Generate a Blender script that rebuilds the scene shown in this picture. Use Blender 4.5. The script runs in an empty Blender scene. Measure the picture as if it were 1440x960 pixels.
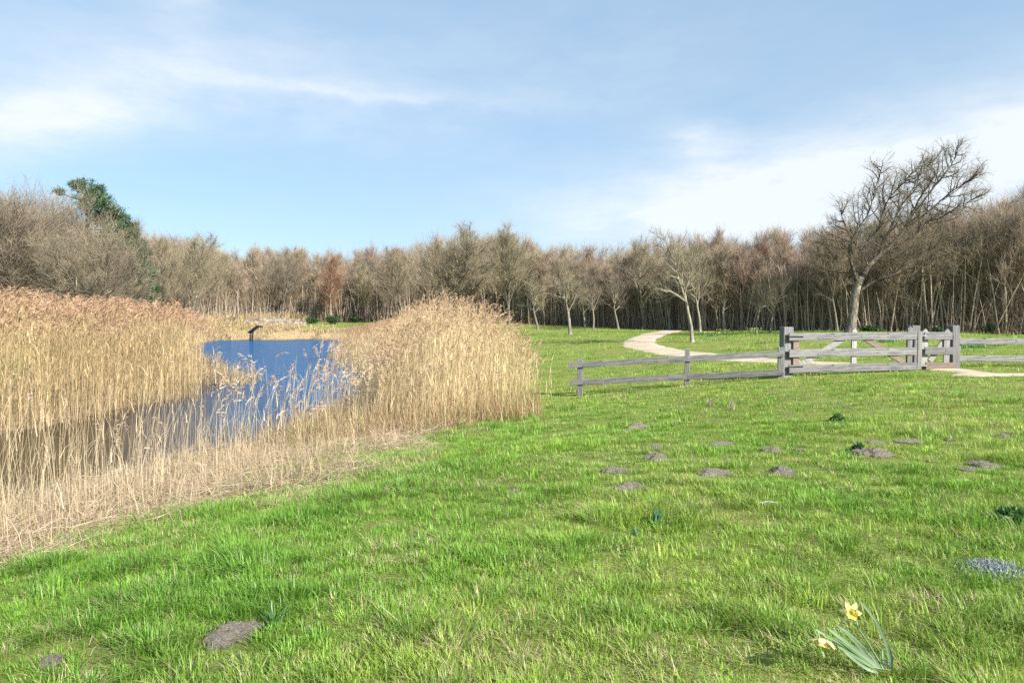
import bpy, math, random
import numpy as np
from mathutils import Vector

SC = bpy.context.scene
COL = SC.collection
R = math.radians
rng = np.random.default_rng(11)
random.seed(4)

# ------------------------------------------------------------------ camera maths (photo pixels, 1440 x 960)
F = 960.0
EYE = np.array([0.0, 0.0, 1.65])
PITCH = math.atan(37 / F)
cp, sp = math.cos(PITCH), math.sin(PITCH)


def ray(px, py):
    u, v = (px - 720) / F, (480 - py) / F
    return np.array([u, cp + v * sp, -sp + v * cp])


def at(px, py, Y):
    d = ray(px, py)
    return EYE + d * (Y / d[1])


def px_x(px, Y):
    return (px - 720) / F * Y


# ------------------------------------------------------------------ noise
def vnoise(x, y, scale, seed=0):
    x = np.asarray(x, float) / scale + 137.1 * seed
    y = np.asarray(y, float) / scale + 91.7 * seed
    xi, yi = np.floor(x), np.floor(y)
    fx, fy = x - xi, y - yi
    fx, fy = fx * fx * (3 - 2 * fx), fy * fy * (3 - 2 * fy)

    def hsh(a, b):
        v = np.sin(a * 127.1 + b * 311.7 + seed * 74.7) * 43758.5453
        return v - np.floor(v)
    a, b = hsh(xi, yi), hsh(xi + 1, yi)
    c, d = hsh(xi, yi + 1), hsh(xi + 1, yi + 1)
    return (a * (1 - fx) + b * fx) * (1 - fy) + (c * (1 - fx) + d * fx) * fy


def fbm(x, y, scale, seed=0, oct=3):
    s, a, t = 0, 1.0, 0
    for i in range(oct):
        s = s + a * vnoise(x, y, scale / 2 ** i, seed + i)
        t += a
        a *= 0.55
    return s / t


def sstep(t):
    t = np.clip(t, 0, 1)
    return t * t * (3 - 2 * t)


# ------------------------------------------------------------------ terrain
CTRL = np.array([
    (0, 0, 0), (-1.4, 3.5, 0), (3, 4, .02), (-4, 5.4, -.42), (6, 8, 0), (0, 10, -.40), (8, 12, -.08), (14, 12, .1),
    (2.07, 20.7, -.80), (5.16, 20.1, -.44), (7.6, 19.3, -.15), (13, 20.8, -.03), (20, 21, .03), (28, 22, .15),
    (19, 38, .60), (13, 50, .35), (17, 60, .26), (33, 44, .35), (6, 76, .48), (4.3, 50, .2), (-12, 88, .8),
    (-33, 97, .9), (-25, 77, .3), (-1, 17, -.85), (-3, 30, -.75), (-5, 42, -.5), (0, 36, -.45), (0, 58, .1),
    (-20, 22, -.25), (-25, 38, 0), (-42, 60, .4), (-14, 3, -.5), (-2.8, 8.5, -.55), (-1.8, 11, -.62), (-20, -6, 0), (20, -6, .2), (0, -12, 0),
    (52, 60, .6), (60, 100, 1.2), (0, 130, 1.5), (-60, 100, 1.2), (-60, 30, .3), (60, 10, .5), (-60, -10, .2)], float)


def _tps():
    P = CTRL[:, :2] / 30
    d2 = ((P[:, None] - P[None]) ** 2).sum(-1)
    K = np.where(d2 > 0, d2 * np.log(d2 + 1e-12), 0) + np.eye(len(P)) * 0.004
    A = np.hstack([np.ones((len(P), 1)), P])
    M = np.block([[K, A], [A.T, np.zeros((3, 3))]])
    return np.linalg.solve(M, np.concatenate([CTRL[:, 2], np.zeros(3)])), P


TPSW, TPSP = _tps()
ZW = -1.0
POND = np.array([(-40, 2.6), (-20, 5.2), (-12, 6.6), (-7.6, 8.2), (-6.2, 12), (-5, 16), (-5.2, 20), (-5.8, 25), (-7.5, 33),
                 (-10, 44), (-14.6, 64), (-16, 71), (-19, 73.0), (-26, 72.5), (-31, 71.5), (-29.5, 60), (-21.5, 45),
                 (-15.4, 33), (-12.4, 26), (-11.1, 22.5), (-10.8, 20), (-11, 17), (-12.2, 14), (-20, 11.5), (-40, 9)], float)


def pond_sd(x, y):
    x, y = np.asarray(x, float), np.asarray(y, float)
    am = .7 + np.clip((y - 25) / 30, 0, 1) * 1.3
    x = x + (vnoise(x, y, 1.7, 5) - .5) * am + (vnoise(x, y, 5, 15) - .5) * (am - .7)
    y = y + (vnoise(x, y, 1.9, 6) - .5) * am + (vnoise(x, y, 6, 16) - .5) * (am - .7)
    best = np.full(x.shape, 1e9)
    ins = np.zeros(x.shape, bool)
    for i in range(len(POND)):
        ax, ay = POND[i]
        bx, by = POND[(i + 1) % len(POND)]
        dx, dy = bx - ax, by - ay
        t = np.clip(((x - ax) * dx + (y - ay) * dy) / (dx * dx + dy * dy), 0, 1)
        best = np.minimum(best, (x - ax - t * dx) ** 2 + (y - ay - t * dy) ** 2)
        c = ((ay > y) != (by > y)) & (x < dx * (y - ay) / (dy if dy else 1e-9) + ax)
        ins ^= c
    d = np.sqrt(best)
    return np.where(ins, -d, d)


def height(x, y, sd=None):
    x, y = np.atleast_1d(np.asarray(x, float)), np.atleast_1d(np.asarray(y, float))
    cx, cy = np.clip(x, -70, 70) / 30, np.clip(y, -14, 135) / 30
    h = TPSW[-3] + TPSW[-2] * cx + TPSW[-1] * cy
    for k in range(len(TPSP)):
        d2 = (cx - TPSP[k, 0]) ** 2 + (cy - TPSP[k, 1]) ** 2
        h = h + TPSW[k] * d2 * np.log(d2 + 1e-12)
    h = np.clip(h, -0.9, 3)
    h = h + (fbm(x, y, 2.2, 3) - .5) * 0.07
    if sd is None:
        sd = pond_sd(x, y)
    t = np.clip(sd / 4.5, 0, 1)
    bank = ZW + (np.maximum(h, ZW + .12) - ZW) * (1 - (1 - t) ** 2)
    bed = ZW - 0.7 * sstep(-sd / 1.6)
    return np.where(sd > 0, bank, bed)


def h1(x, y):
    return float(height(x, y)[0])


def ground_at(px, py):
    d = ray(px, py)
    t, prev = 1.5, 0
    while t < 140:
        p = EYE + d * t
        if p[2] < h1(p[0], p[1]):
            lo, hi = prev, t
            for _ in range(12):
                m = (lo + hi) / 2
                p = EYE + d * m
                if p[2] < h1(p[0], p[1]):
                    hi = m
                else:
                    lo = m
            return EYE + d * hi
        prev = t
        t += 0.1 + t * 0.01
    return EYE + d * 60


# path centreline (photo pixels -> ground)
PATH = np.array([(46, 17.2), (30, 18.4)] + [tuple(ground_at(*p)[:2]) for p in [(1440, 527), (1385, 526)]]
                + [(13.4, 20.4), (12.7, 21.6)]
                + [tuple(ground_at(*p)[:2]) for p in [(1120, 509), (1050, 505.5), (975, 498.5), (925, 491.5),
                                                      (900, 485), (903, 477), (922, 470), (945, 465)]], float)


def catmull(P, n=10):
    P = np.vstack([2 * P[0] - P[1], P, 2 * P[-1] - P[-2]])
    out = []
    for i in range(1, len(P) - 2):
        for k in range(n):
            t = k / n
            a, b, c, d = P[i - 1], P[i], P[i + 1], P[i + 2]
            out.append(.5 * (2 * b + (c - a) * t + (2 * a - 5 * b + 4 * c - d) * t * t + (3 * b - a - 3 * c + d) * t ** 3))
    out.append(P[-2])
    return np.array(out)


PATHC = catmull(PATH, 12)
PATHW = np.interp(np.linspace(0, 1, len(PATHC)), [0, .3, .4, .55, 1], [.55, .5, .55, .95, 1.1])


def path_d(x, y):
    best = np.full(np.shape(x), 1e9)
    for i in range(0, len(PATHC)):
        best = np.minimum(best, np.hypot(x - PATHC[i, 0], y - PATHC[i, 1]) - PATHW[i])
    return best


# ------------------------------------------------------------------ mesh builder
class MB:
    def __init__(s):
        s.V, s.Q, s.T, s.C, s.n = [], [], [], [], 0

    def add(s, v, q=None, t=None, c=None):
        v = np.asarray(v, np.float32).reshape(-1, 3)
        if q is not None and len(q):
            s.Q.append(np.asarray(q, np.int64) + s.n)
        if t is not None and len(t):
            s.T.append(np.asarray(t, np.int64) + s.n)
        s.V.append(v)
        if c is not None:
            c = np.asarray(c, np.float32)
            if c.ndim == 1:
                c = np.tile(c, (len(v), 1))
            s.C.append(c)
        s.n += len(v)

    def mesh(s, name, mat, smooth=True):
        me = bpy.data.meshes.new(name)
        V = np.vstack(s.V)
        me.vertices.add(len(V))
        me.vertices.foreach_set('co', V.ravel())
        Q = np.vstack(s.Q) if s.Q else np.zeros((0, 4), int)
        T = np.vstack(s.T) if s.T else np.zeros((0, 3), int)
        loops = np.concatenate([Q.ravel(), T.ravel()]).astype(np.int32)
        me.loops.add(len(loops))
        me.loops.foreach_set('vertex_index', loops)
        me.polygons.add(len(Q) + len(T))
        st = np.concatenate([np.arange(len(Q)) * 4, len(Q) * 4 + np.arange(len(T)) * 3]).astype(np.int32)
        me.polygons.foreach_set('loop_start', st)
        me.polygons.foreach_set('use_smooth', np.full(len(st), smooth))
        if s.C:
            C = np.vstack(s.C)
            C4 = np.hstack([C, np.ones((len(C), 1), np.float32)]).astype(np.float32)
            a = me.color_attributes.new('tint', 'FLOAT_COLOR', 'POINT')
            a.data.foreach_set('color', C4.ravel())
        me.update(calc_edges=True)
        if mat:
            me.materials.append(mat)
        return me


def link(name, data, parent=None, loc=None):
    o = bpy.data.objects.new(name, data)
    COL.objects.link(o)
    if parent:
        o.parent = parent
    if loc is not None:
        o.location = loc
    return o


def tag(o, label=None, cat=None, group=None, kind=None):
    if label:
        o['label'] = label
    if cat:
        o['category'] = cat
    if group:
        o['group'] = group
    if kind:
        o['kind'] = kind
    return o


def frames(P):
    T = np.gradient(P, axis=0)
    T /= np.linalg.norm(T, axis=1, keepdims=True) + 1e-9
    ref = np.array([0.31, 0.95, 0.05]) if abs(T[0, 2]) > .5 else np.array([0, 0, 1.0])
    U = np.cross(T, ref)
    U /= np.linalg.norm(U, axis=1, keepdims=True) + 1e-9
    return T, U, np.cross(T, U)


def tube(mb, P, r, sides=5, c=None, cap=True):
    P = np.asarray(P, float)
    r = np.broadcast_to(np.asarray(r, float), (len(P),))
    T, U, W = frames(P)
    a = np.arange(sides) * 2 * math.pi / sides
    V = P[:, None] + r[:, None, None] * (np.cos(a)[None, :, None] * U[:, None] + np.sin(a)[None, :, None] * W[:, None])
    n = len(P)
    i = np.arange(n - 1)[:, None] * sides
    j = np.arange(sides)[None]
    k = (j + 1) % sides
    q = np.stack([i + j, i + k, i + sides + k, i + sides + j], -1).reshape(-1, 4)
    V = V.reshape(-1, 3)
    t = None
    if cap:
        V = np.vstack([V, P[-1:]])
        t = np.stack([(n - 1) * sides + np.arange(sides), (n - 1) * sides + (np.arange(sides) + 1) % sides,
                      np.full(sides, n * sides)], -1)
    mb.add(V, q, t, c)


def spikes(mb, P, D, L, w, c=None, side=None):
    """thin triangles: base at P, tip at P + D*L"""
    n = len(P)
    if side is None:
        side = rng.normal(size=(n, 3))
    side = np.cross(D, side)
    side /= np.linalg.norm(side, axis=1, keepdims=True) + 1e-9
    L, w = np.broadcast_to(L, (n,))[:, None], np.broadcast_to(w, (n,))[:, None]
    V = np.stack([P - side * w / 2, P + side * w / 2, P + D * L], 1).reshape(-1, 3)
    t = np.arange(n * 3).reshape(-1, 3)
    mb.add(V, None, t, None if c is None else np.repeat(c, 3, 0))


def blades(mb, P, yaw, H, Wd, lean, col, k=3, bend=1.6, twist=None):
    """curved strips: k rows of two vertices and a tip"""
    n = len(P)
    d = np.stack([np.cos(yaw), np.sin(yaw), np.zeros(n)], -1)
    tw = yaw + math.pi / 2 if twist is None else twist
    s = np.stack([np.cos(tw), np.sin(tw), np.zeros(n)], -1)
    rows = []
    for i in range(k):
        t = i / k
        c = P + d * (H * lean * t ** bend)[:, None]
        c[:, 2] += H * t * (1 - 0.35 * np.clip(lean, 0, 2) * t)
        w = (Wd * (1 - 0.75 * t ** 1.5))[:, None] / 2
        rows += [c - s * w, c + s * w]
    tip = P + d * (H * lean)[:, None]
    tip[:, 2] += H * (1 - 0.35 * np.clip(lean, 0, 2))
    rows.append(tip)
    V = np.stack(rows, 1)
    m = 2 * k + 1
    b = np.arange(n)[:, None] * m
    q = np.concatenate([b + np.array([[2 * i, 2 * i + 1, 2 * i + 3, 2 * i + 2]]) for i in range(k - 1)], 0) if k > 1 else None
    t = b + np.array([[2 * k - 2, 2 * k - 1, 2 * k]])
    mb.add(V.reshape(-1, 3), q if k > 1 else None, t, np.repeat(col, m, 0))


# ------------------------------------------------------------------ materials
class NT:
    def __init__(s, name):
        s.m = bpy.data.materials.new(name)
        s.m.use_nodes = True
        s.t = s.m.node_tree
        s.t.nodes.clear()
        s.out = s.n('ShaderNodeOutputMaterial')

    def n(s, typ, **kw):
        o = s.t.nodes.new(typ)
        for k, v in kw.items():
            setattr(o, k, v)
        return o

    def l(s, a, b):
        s.t.links.new(a, b)

    def noise(s, scale, detail=4, rough=.55, vec=None, dim=None):
        o = s.n('ShaderNodeTexNoise')
        o.inputs['Scale'].default_value = scale
        o.inputs['Detail'].default_value = detail
        o.inputs['Roughness'].default_value = rough
        if vec:
            s.l(vec, o.inputs['Vector'])
        return o.outputs['Fac']

    def ramp(s, fac, stops):
        o = s.n('ShaderNodeValToRGB')
        e = o.color_ramp.elements
        while len(e) < len(stops):
            e.new(.5)
        for i, (p, c) in enumerate(stops):
            e[i].position = p
            e[i].color = (*c, 1) if len(c) == 3 else c
        s.l(fac, o.inputs['Fac'])
        return o.outputs['Color']

    def mix(s, a, b, fac, mode='MIX'):
        o = s.n('ShaderNodeMix', data_type='RGBA', blend_type=mode)
        for v, i in ((fac, o.inputs[0]), (a, o.inputs[6]), (b, o.inputs[7])):
            if isinstance(v, (int, float)):
                i.default_value = v
            elif isinstance(v, tuple):
                i.default_value = (*v, 1)
            else:
                s.l(v, i)
        return o.outputs[2]

    def math(s, op, a, b=0.0, clamp=False):
        o = s.n('ShaderNodeMath', operation=op, use_clamp=clamp)
        for v, i in ((a, o.inputs[0]), (b, o.inputs[1])):
            if isinstance(v, (int, float)):
                i.default_value = v
            else:
                s.l(v, i)
        return o.outputs[0]

    def coord(s, which='Object'):
        return s.n('ShaderNodeTexCoord').outputs[which]

    def mapping(s, vec, scale=(1, 1, 1), rot=(0, 0, 0)):
        o = s.n('ShaderNodeMapping')
        o.inputs['Scale'].default_value = scale
        o.inputs['Rotation'].default_value = rot
        s.l(vec, o.inputs['Vector'])
        return o.outputs[0]

    def attr(s, name, out='Color'):
        return s.n('ShaderNodeAttribute', attribute_name=name).outputs[out]

    def rand(s):
        return s.n('ShaderNodeObjectInfo').outputs['Random']

    def bump(s, h, strength=.5, dist=.02):
        o = s.n('ShaderNodeBump')
        o.inputs['Strength'].default_value = strength
        o.inputs['Distance'].default_value = dist
        s.l(h, o.inputs['Height'])
        return o.outputs[0]

    def principled(s, col, rough=.8, spec=.3, normal=None):
        o = s.n('ShaderNodeBsdfPrincipled')
        if isinstance(col, tuple):
            o.inputs['Base Color'].default_value = (*col, 1)
        else:
            s.l(col, o.inputs['Base Color'])
        o.inputs['Roughness'].default_value = rough
        o.inputs['Specular IOR Level'].default_value = spec
        if normal:
            s.l(normal, o.inputs['Normal'])
        s.l(o.outputs[0], s.out.inputs['Surface'])
        return o

    def leafy(s, col, trans=.35, gloss=0.0):
        d = s.n('ShaderNodeBsdfDiffuse')
        t = s.n('ShaderNodeBsdfTranslucent')
        for x in (d, t):
            if isinstance(col, tuple):
                x.inputs['Color'].default_value = (*col, 1)
            else:
                s.l(col, x.inputs['Color'])
        m = s.n('ShaderNodeMixShader')
        m.inputs[0].default_value = trans
        s.l(d.outputs[0], m.inputs[1])
        s.l(t.outputs[0], m.inputs[2])
        res = m.outputs[0]
        if gloss:
            g = s.n('ShaderNodeBsdfGlossy')
            g.inputs['Roughness'].default_value = .45
            m2 = s.n('ShaderNodeMixShader')
            m2.inputs[0].default_value = gloss
            s.l(res, m2.inputs[1])
            s.l(g.outputs[0], m2.inputs[2])
            res = m2.outputs[0]
        s.l(res, s.out.inputs['Surface'])


def mat_tint(name, trans=.3, gloss=0.0):
    m = NT(name)
    m.leafy(m.attr('tint'), trans, gloss)
    return m.m


def mat_ground():
    m = NT('ground_soil')
    co = m.coord('Object')
    g = m.ramp(m.noise(1.3, 6, .65, co), [(.3, (.14, .19, .035)), (.5, (.20, .235, .05)), (.7, (.31, .30, .10))])
    fine = m.noise(38, 3, .6, co)
    g = m.mix(g, m.ramp(fine, [(.3, (.09, .115, .025)), (.7, (.26, .27, .09))]), .5)
    w = m.ramp(m.noise(3.5, 6, .7, co), [(.3, (.12, .085, .05)), (.6, (.26, .19, .115)), (.8, (.36, .27, .165))])
    s = m.ramp(m.noise(5, 6, .7, co), [(.3, (.16, .11, .06)), (.6, (.38, .29, .16)), (.8, (.48, .38, .23))])
    mud = m.ramp(m.noise(4, 5, .6, co), [(.3, (.03, .022, .015)), (.7, (.09, .066, .04))])
    z = m.attr('zone')
    sep = m.n('ShaderNodeSeparateColor')
    m.l(z, sep.inputs[0])
    c = m.mix(g, s, sep.outputs[1])
    c = m.mix(c, w, sep.outputs[0])
    c = m.mix(c, mud, sep.outputs[2])
    m.principled(c, .95, .1, m.bump(m.noise(30, 4, .7, co), .6, .04))
    return m.m


def mat_path():
    m = NT('path_shell_gravel')
    co = m.coord('Object')
    c = m.ramp(m.noise(1.1, 6, .6, co), [(.3, (.36, .28, .19)), (.5, (.53, .44, .32)), (.7, (.62, .53, .41))])
    c = m.mix(c, m.ramp(m.noise(45, 3, .6, co), [(.3, (.30, .23, .15)), (.7, (.54, .46, .36))]), .45)
    m.principled(c, .95, .1, m.bump(m.noise(45, 3, .7, co), .5, .02))
    return m.m


def mat_bark(name, dark, light, lichen, amount, zs=.25, sc=14):
    m = NT(name)
    co = m.coord('Object')
    f = m.noise(sc, 6, .7, m.mapping(co, (1, 1, zs)))
    c = m.ramp(f, [(.35, dark), (.62, light)])
    lf = m.ramp(m.noise(2.2, 5, .7, co), [(.62 - amount * .3, (0, 0, 0)), (.75 - amount * .25, (1, 1, 1))])
    c = m.mix(c, lichen, lf)
    hs = m.n('ShaderNodeHueSaturation')
    m.l(m.math('ADD', m.math('MULTIPLY', m.rand(), .5), .78), hs.inputs['Value'])
    m.l(c, hs.inputs['Color'])
    m.principled(hs.outputs[0], .9, .15, m.bump(f, .7, .03))
    return m.m


def mat_twig(name, cols):
    """bare twigs; each tree takes its own shade"""
    m = NT(name)
    r = m.n('ShaderNodeValToRGB')
    e = r.color_ramp.elements
    while len(e) < len(cols):
        e.new(.5)
    for i, c in enumerate(cols):
        e[i].position = i / max(1, len(cols) - 1)
        e[i].color = (*c, 1)
    m.l(m.rand(), r.inputs[0])
    c = m.mix(r.outputs[0], m.ramp(m.noise(.9, 3, .6, m.coord('Object')), [(.35, (.55, .55, .55)), (.65, (1.25, 1.2, 1.1))]), 1.0, 'MULTIPLY')
    m.leafy(c, .15)
    return m.m


def mat_wood(name, dark, light, warm, sc=1.0, axis=0):
    m = NT(name)
    co = m.coord('Object')
    s = [26 * sc] * 3
    s[axis] = 1.3 * sc
    f = m.noise(1.0, 7, .72, m.mapping(co, tuple(s)))
    c = m.ramp(f, [(.32, dark), (.5, tuple(.5 * (a + b) for a, b in zip(dark, light))), (.68, light)])
    c = m.mix(c, warm, m.ramp(m.noise(1.6, 4, .6, co), [(.5, (0, 0, 0)), (.75, (.7, .7, .7))]))
    kn = m.noise(1.0, 3, .5, m.mapping(co, tuple(7 if k_ == axis else 16 for k_ in range(3))))
    c = m.mix(c, tuple(.35 * v for v in dark), m.ramp(kn, [(.66, (0, 0, 0)), (.73, (.8, .8, .8))]))
    spots = m.ramp(m.noise(9, 5, .75, co), [(.62, (0, 0, 0)), (.7, (.55, .55, .55))])
    c = m.mix(c, (.34, .35, .315), spots)
    hs = m.n('ShaderNodeHueSaturation')
    m.l(m.math('ADD', m.math('MULTIPLY', m.rand(), .35), .84), hs.inputs['Value'])
    m.l(c, hs.inputs['Color'])
    m.principled(hs.outputs[0], .85, .2, m.bump(f, .6, .008))
    return m.m


def mat_soil():
    m = NT('molehill_soil')
    co = m.coord('Object')
    c = m.ramp(m.noise(5.5, 7, .75, co), [(.3, (.19, .16, .125)), (.48, (.39, .34, .275)), (.68, (.57, .515, .43))])
    m.principled(c, .97, .05, m.bump(m.noise(9, 5, .75, co), 1.0, .12))
    return m.m


def mat_water():
    m = NT('pond_water')
    co = m.coord('Object')
    a = m.noise(1.0, 4, .6, m.mapping(co, (1.3, 2.6, 1)))
    b = m.noise(1.0, 3, .6, m.mapping(co, (.28, 1.0, 1), (0, 0, .15)))
    hgt = m.math('ADD', m.math('MULTIPLY', a, .35), m.math('MULTIPLY', b, .6))
    # open water is rippled by the wind; the channel sheltered by the reeds is calm
    sepw = m.n('ShaderNodeSeparateXYZ')
    m.l(co, sepw.inputs[0])
    calm = m.n('ShaderNodeMapRange')
    calm.inputs['From Min'].default_value = 17
    calm.inputs['From Max'].default_value = 40
    calm.inputs['To Min'].default_value = .10
    calm.inputs['To Max'].default_value = 1.0
    m.l(sepw.outputs[1], calm.inputs['Value'])
    bp = m.n('ShaderNodeBump')
    bp.inputs['Distance'].default_value = .22
    m.l(calm.outputs[0], bp.inputs['Strength'])
    m.l(hgt, bp.inputs['Height'])
    painted_sky = m.n('ShaderNodeMapRange')
    painted_sky.inputs['From Min'].default_value = 11
    painted_sky.inputs['From Max'].default_value = 23
    m.l(m.math('ADD', sepw.outputs[1], m.math('MULTIPLY', m.math('ADD', sepw.outputs[0], 7.0), 1.7)), painted_sky.inputs['Value'])
    # the water's own tints plus painted reflections: brown reeds near left, blue sky beyond
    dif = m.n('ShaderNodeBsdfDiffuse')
    m.l(m.mix((.030, .024, .016), (.008, .10, .245), painted_sky.outputs[0]), dif.inputs['Color'])
    gl = m.n('ShaderNodeBsdfGlossy')
    gl.inputs['Roughness'].default_value = .08
    fr = m.n('ShaderNodeFresnel')
    fr.inputs['IOR'].default_value = 1.33
    for x_ in (gl, fr):
        m.l(bp.outputs[0], x_.inputs['Normal'])
    # wind-roughened water mirrors less at a grazing angle than calm water
    fac = m.math('MULTIPLY', fr.outputs[0], m.math('SUBTRACT', 1.0, m.math('MULTIPLY', painted_sky.outputs[0], .52)))
    ms = m.n('ShaderNodeMixShader')
    m.l(fac, ms.inputs[0])
    m.l(dif.outputs[0], ms.inputs[1])
    m.l(gl.outputs[0], ms.inputs[2])
    m.l(ms.outputs[0], m.out.inputs['Surface'])
    return m.m


def mat_plain(name, col, rough=.6, spec=.3, sc=12, var=.25):
    m = NT(name)
    f = m.noise(sc, 4, .6, m.coord('Object'))
    c = m.ramp(f, [(.3, tuple(x * (1 - var) for x in col)), (.7, tuple(x * (1 + var) for x in col))])
    m.principled(c, rough, spec, m.bump(f, .3, .01))
    return m.m


def mat_stone():
    m = NT('rubble_stone')
    co = m.coord('Object')
    v = m.n('ShaderNodeTexVoronoi')
    v.inputs['Scale'].default_value = 3.2
    m.l(m.mapping(co, (1, 1, 1.7)), v.inputs['Vector'])
    sep = m.n('ShaderNodeSeparateColor')
    m.l(v.outputs['Color'], sep.inputs[0])
    c = m.ramp(sep.outputs[0], [(.0, (.13, .105, .08)), (.5, (.25, .21, .17)), (1, (.36, .32, .27))])
    v2 = m.n('ShaderNodeTexVoronoi', feature='DISTANCE_TO_EDGE')
    v2.inputs['Scale'].default_value = 3.2
    m.l(m.mapping(co, (1, 1, 1.7)), v2.inputs['Vector'])
    j = m.ramp(v2.outputs[0], [(.02, (.32, .29, .25)), (.07, (1, 1, 1))])
    c = m.mix(c, j, 1.0, 'MULTIPLY')
    m.principled(c, .9, .1, m.bump(v2.outputs[0], .8, .05))
    return m.m


M_GRASS = mat_tint('grass_blade', .42, .03)
M_REED = mat_tint('dry_reed', .30, .02)
M_LEAF = mat_tint('leaf_tint', .30, .05)
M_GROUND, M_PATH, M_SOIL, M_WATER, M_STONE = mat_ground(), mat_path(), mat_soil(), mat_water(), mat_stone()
M_BARKW = mat_bark('bark_wood', (.18, .145, .11), (.40, .335, .26), (.38, .36, .2), .12)
M_BARKP = mat_bark('bark_pale', (.10, .085, .065), (.29, .265, .215), (.40, .38, .22), .3)
M_BARKD = mat_bark('bark_dark', (.045, .037, .03), (.17, .147, .12), (.30, .29, .15), .22)
M_TWIGW = mat_twig('twigs_wood', [(.36, .29, .23), (.33, .275, .22), (.39, .33, .245), (.36, .265, .22), (.365, .325, .225)])
M_TWIGP = mat_twig('twigs_pale', [(.25, .215, .155), (.27, .24, .155), (.25, .205, .165)])
M_TWIGG = mat_twig('twigs_greenish', [(.30, .26, .18), (.27, .23, .18), (.31, .28, .19)])
M_SCRUB = mat_twig('scrub_twigs', [(.36, .29, .20), (.36, .29, .20)])
M_BARKM = mat_bark('bark_medium', (.06, .05, .04), (.23, .205, .165), (.30, .29, .16), .25)
M_TWIGR = mat_twig('twigs_russet', [(.30, .17, .125), (.31, .185, .13)])
M_TWIGD = mat_twig('twigs_brown', [(.265, .225, .17), (.255, .21, .17), (.285, .25, .185)])
M_RAIL = mat_wood('weathered_rail', (.06, .058, .058), (.275, .27, .27), (.19, .165, .14), axis=0)
M_POST = mat_wood('weathered_post', (.07, .068, .068), (.24, .235, .235), (.17, .145, .125), axis=2)
M_PALE = mat_wood('bleached_board', (.16, .152, .14), (.34, .33, .31), (.28, .25, .21), axis=2)
M_WARM = mat_wood('brown_board', (.10, .072, .056), (.24, .19, .155), (.22, .15, .11), axis=0)
M_BLACK = mat_plain('black_steel', (.012, .012, .013), .5, .4)
M_IRON = mat_plain('galvanised_iron', (.30, .31, .32), .45, .5)

# ------------------------------------------------------------------ ground
BUSHES = []


def wood_edge(x, y):
    """metres behind the front edge of the wood (positive inside)"""
    a = np.arctan2(x, np.maximum(y, 1e-3))
    px = 720 + F * np.tan(np.clip(a, -1.2, 1.2))
    Y = np.interp(px, [-400, 150, 220, 400, 600, 800, 1000, 1200, 1440, 1700, 2200], [60, 78, 82, 94, 88, 76, 60, 51, 45, 40, 34])
    return y - Y


def axis_coords(lo, hi, step, far):
    a = list(np.arange(lo, hi + 1e-6, step))
    s, v = step, hi
    while v < far:
        s *= 1.35
        v += s
        a.append(v)
    s, v, pre = step, lo, []
    while v > -far:
        s *= 1.35
        v -= s
        pre.append(v)
    return np.array(pre[::-1] + a)


gx, gy = axis_coords(-46, 50, .4, 900), axis_coords(-4, 112, .4, 900)
GX, GY = np.meshgrid(gx, gy)
GX, GY = GX.ravel(), GY.ravel()
SD = pond_sd(GX, GY)
GZ = height(GX, GY, SD)
nx, ny = len(gx), len(gy)
i = (np.arange(ny - 1)[:, None] * nx + np.arange(nx - 1)[None]).ravel()
mb = MB()
mb.add(np.stack([GX, GY, GZ], -1), np.stack([i, i + 1, i + nx + 1, i + nx], -1))
me = mb.mesh('ground', M_GROUND)
zone = np.zeros((len(GX), 4), np.float32)
we = wood_edge(GX, GY)
zone[:, 0] = sstep((we + 2 + 3 * (fbm(GX, GY, 4, 9) - .5)) / 3)
def BANKW(x, y):
    """width of the straw-covered strip between the water and the grass"""
    return np.interp(y, [4, 8, 12, 16, 20, 30], [3.5, 3.8, 3.9, 4.3, 4.6, 3.0]) + 3.4 * (fbm(x, y, 2.0, 21, 4) - .5) + 1.3 * (vnoise(x, y, .6, 23) - .5)


left_bank = (GX < -9 - .0 * GY) & (GY < 70)
straw = np.where(left_bank, sstep((7 - SD) / 4), sstep((BANKW(GX, GY) - SD) / 1.0))
straw = np.maximum(straw, sstep((3.2 - SD) / 1.5) * ((GY > 14) & (GY < 50) & (GX > -9)))
zone[:, 1] = straw
zone[:, 2] = sstep((.25 - SD) / .5)
zone[:, 3] = 1
za = me.color_attributes.new('zone', 'FLOAT_COLOR', 'POINT')
za.data.foreach_set('color', zone.ravel())
tag(link('ground', me), kind='structure')

# pond water: one sheet a little larger than the shoreline
ring = []
cen = POND.mean(0)
mb = MB()
wx, wy = np.arange(-44, 0, .8), np.arange(0, 76, .8)
WX, WY = np.meshgrid(wx, wy)
mask = (pond_sd(WX, WY) < 1.6)
idx = -np.ones(WX.shape, int)
cells = mask[:-1, :-1] & mask[1:, :-1] & mask[:-1, 1:] & mask[1:, 1:]
use = np.zeros(WX.shape, bool)
for a, b in ((0, 0), (1, 0), (0, 1), (1, 1)):
    use[a:a + cells.shape[0], b:b + cells.shape[1]] |= cells
idx[use] = np.arange(use.sum())
ci, cj = np.nonzero(cells)
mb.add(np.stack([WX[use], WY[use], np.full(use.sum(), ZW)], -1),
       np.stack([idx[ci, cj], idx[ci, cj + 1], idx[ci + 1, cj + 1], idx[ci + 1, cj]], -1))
tag(link('water', mb.mesh('water', M_WATER)), kind='structure')

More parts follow.
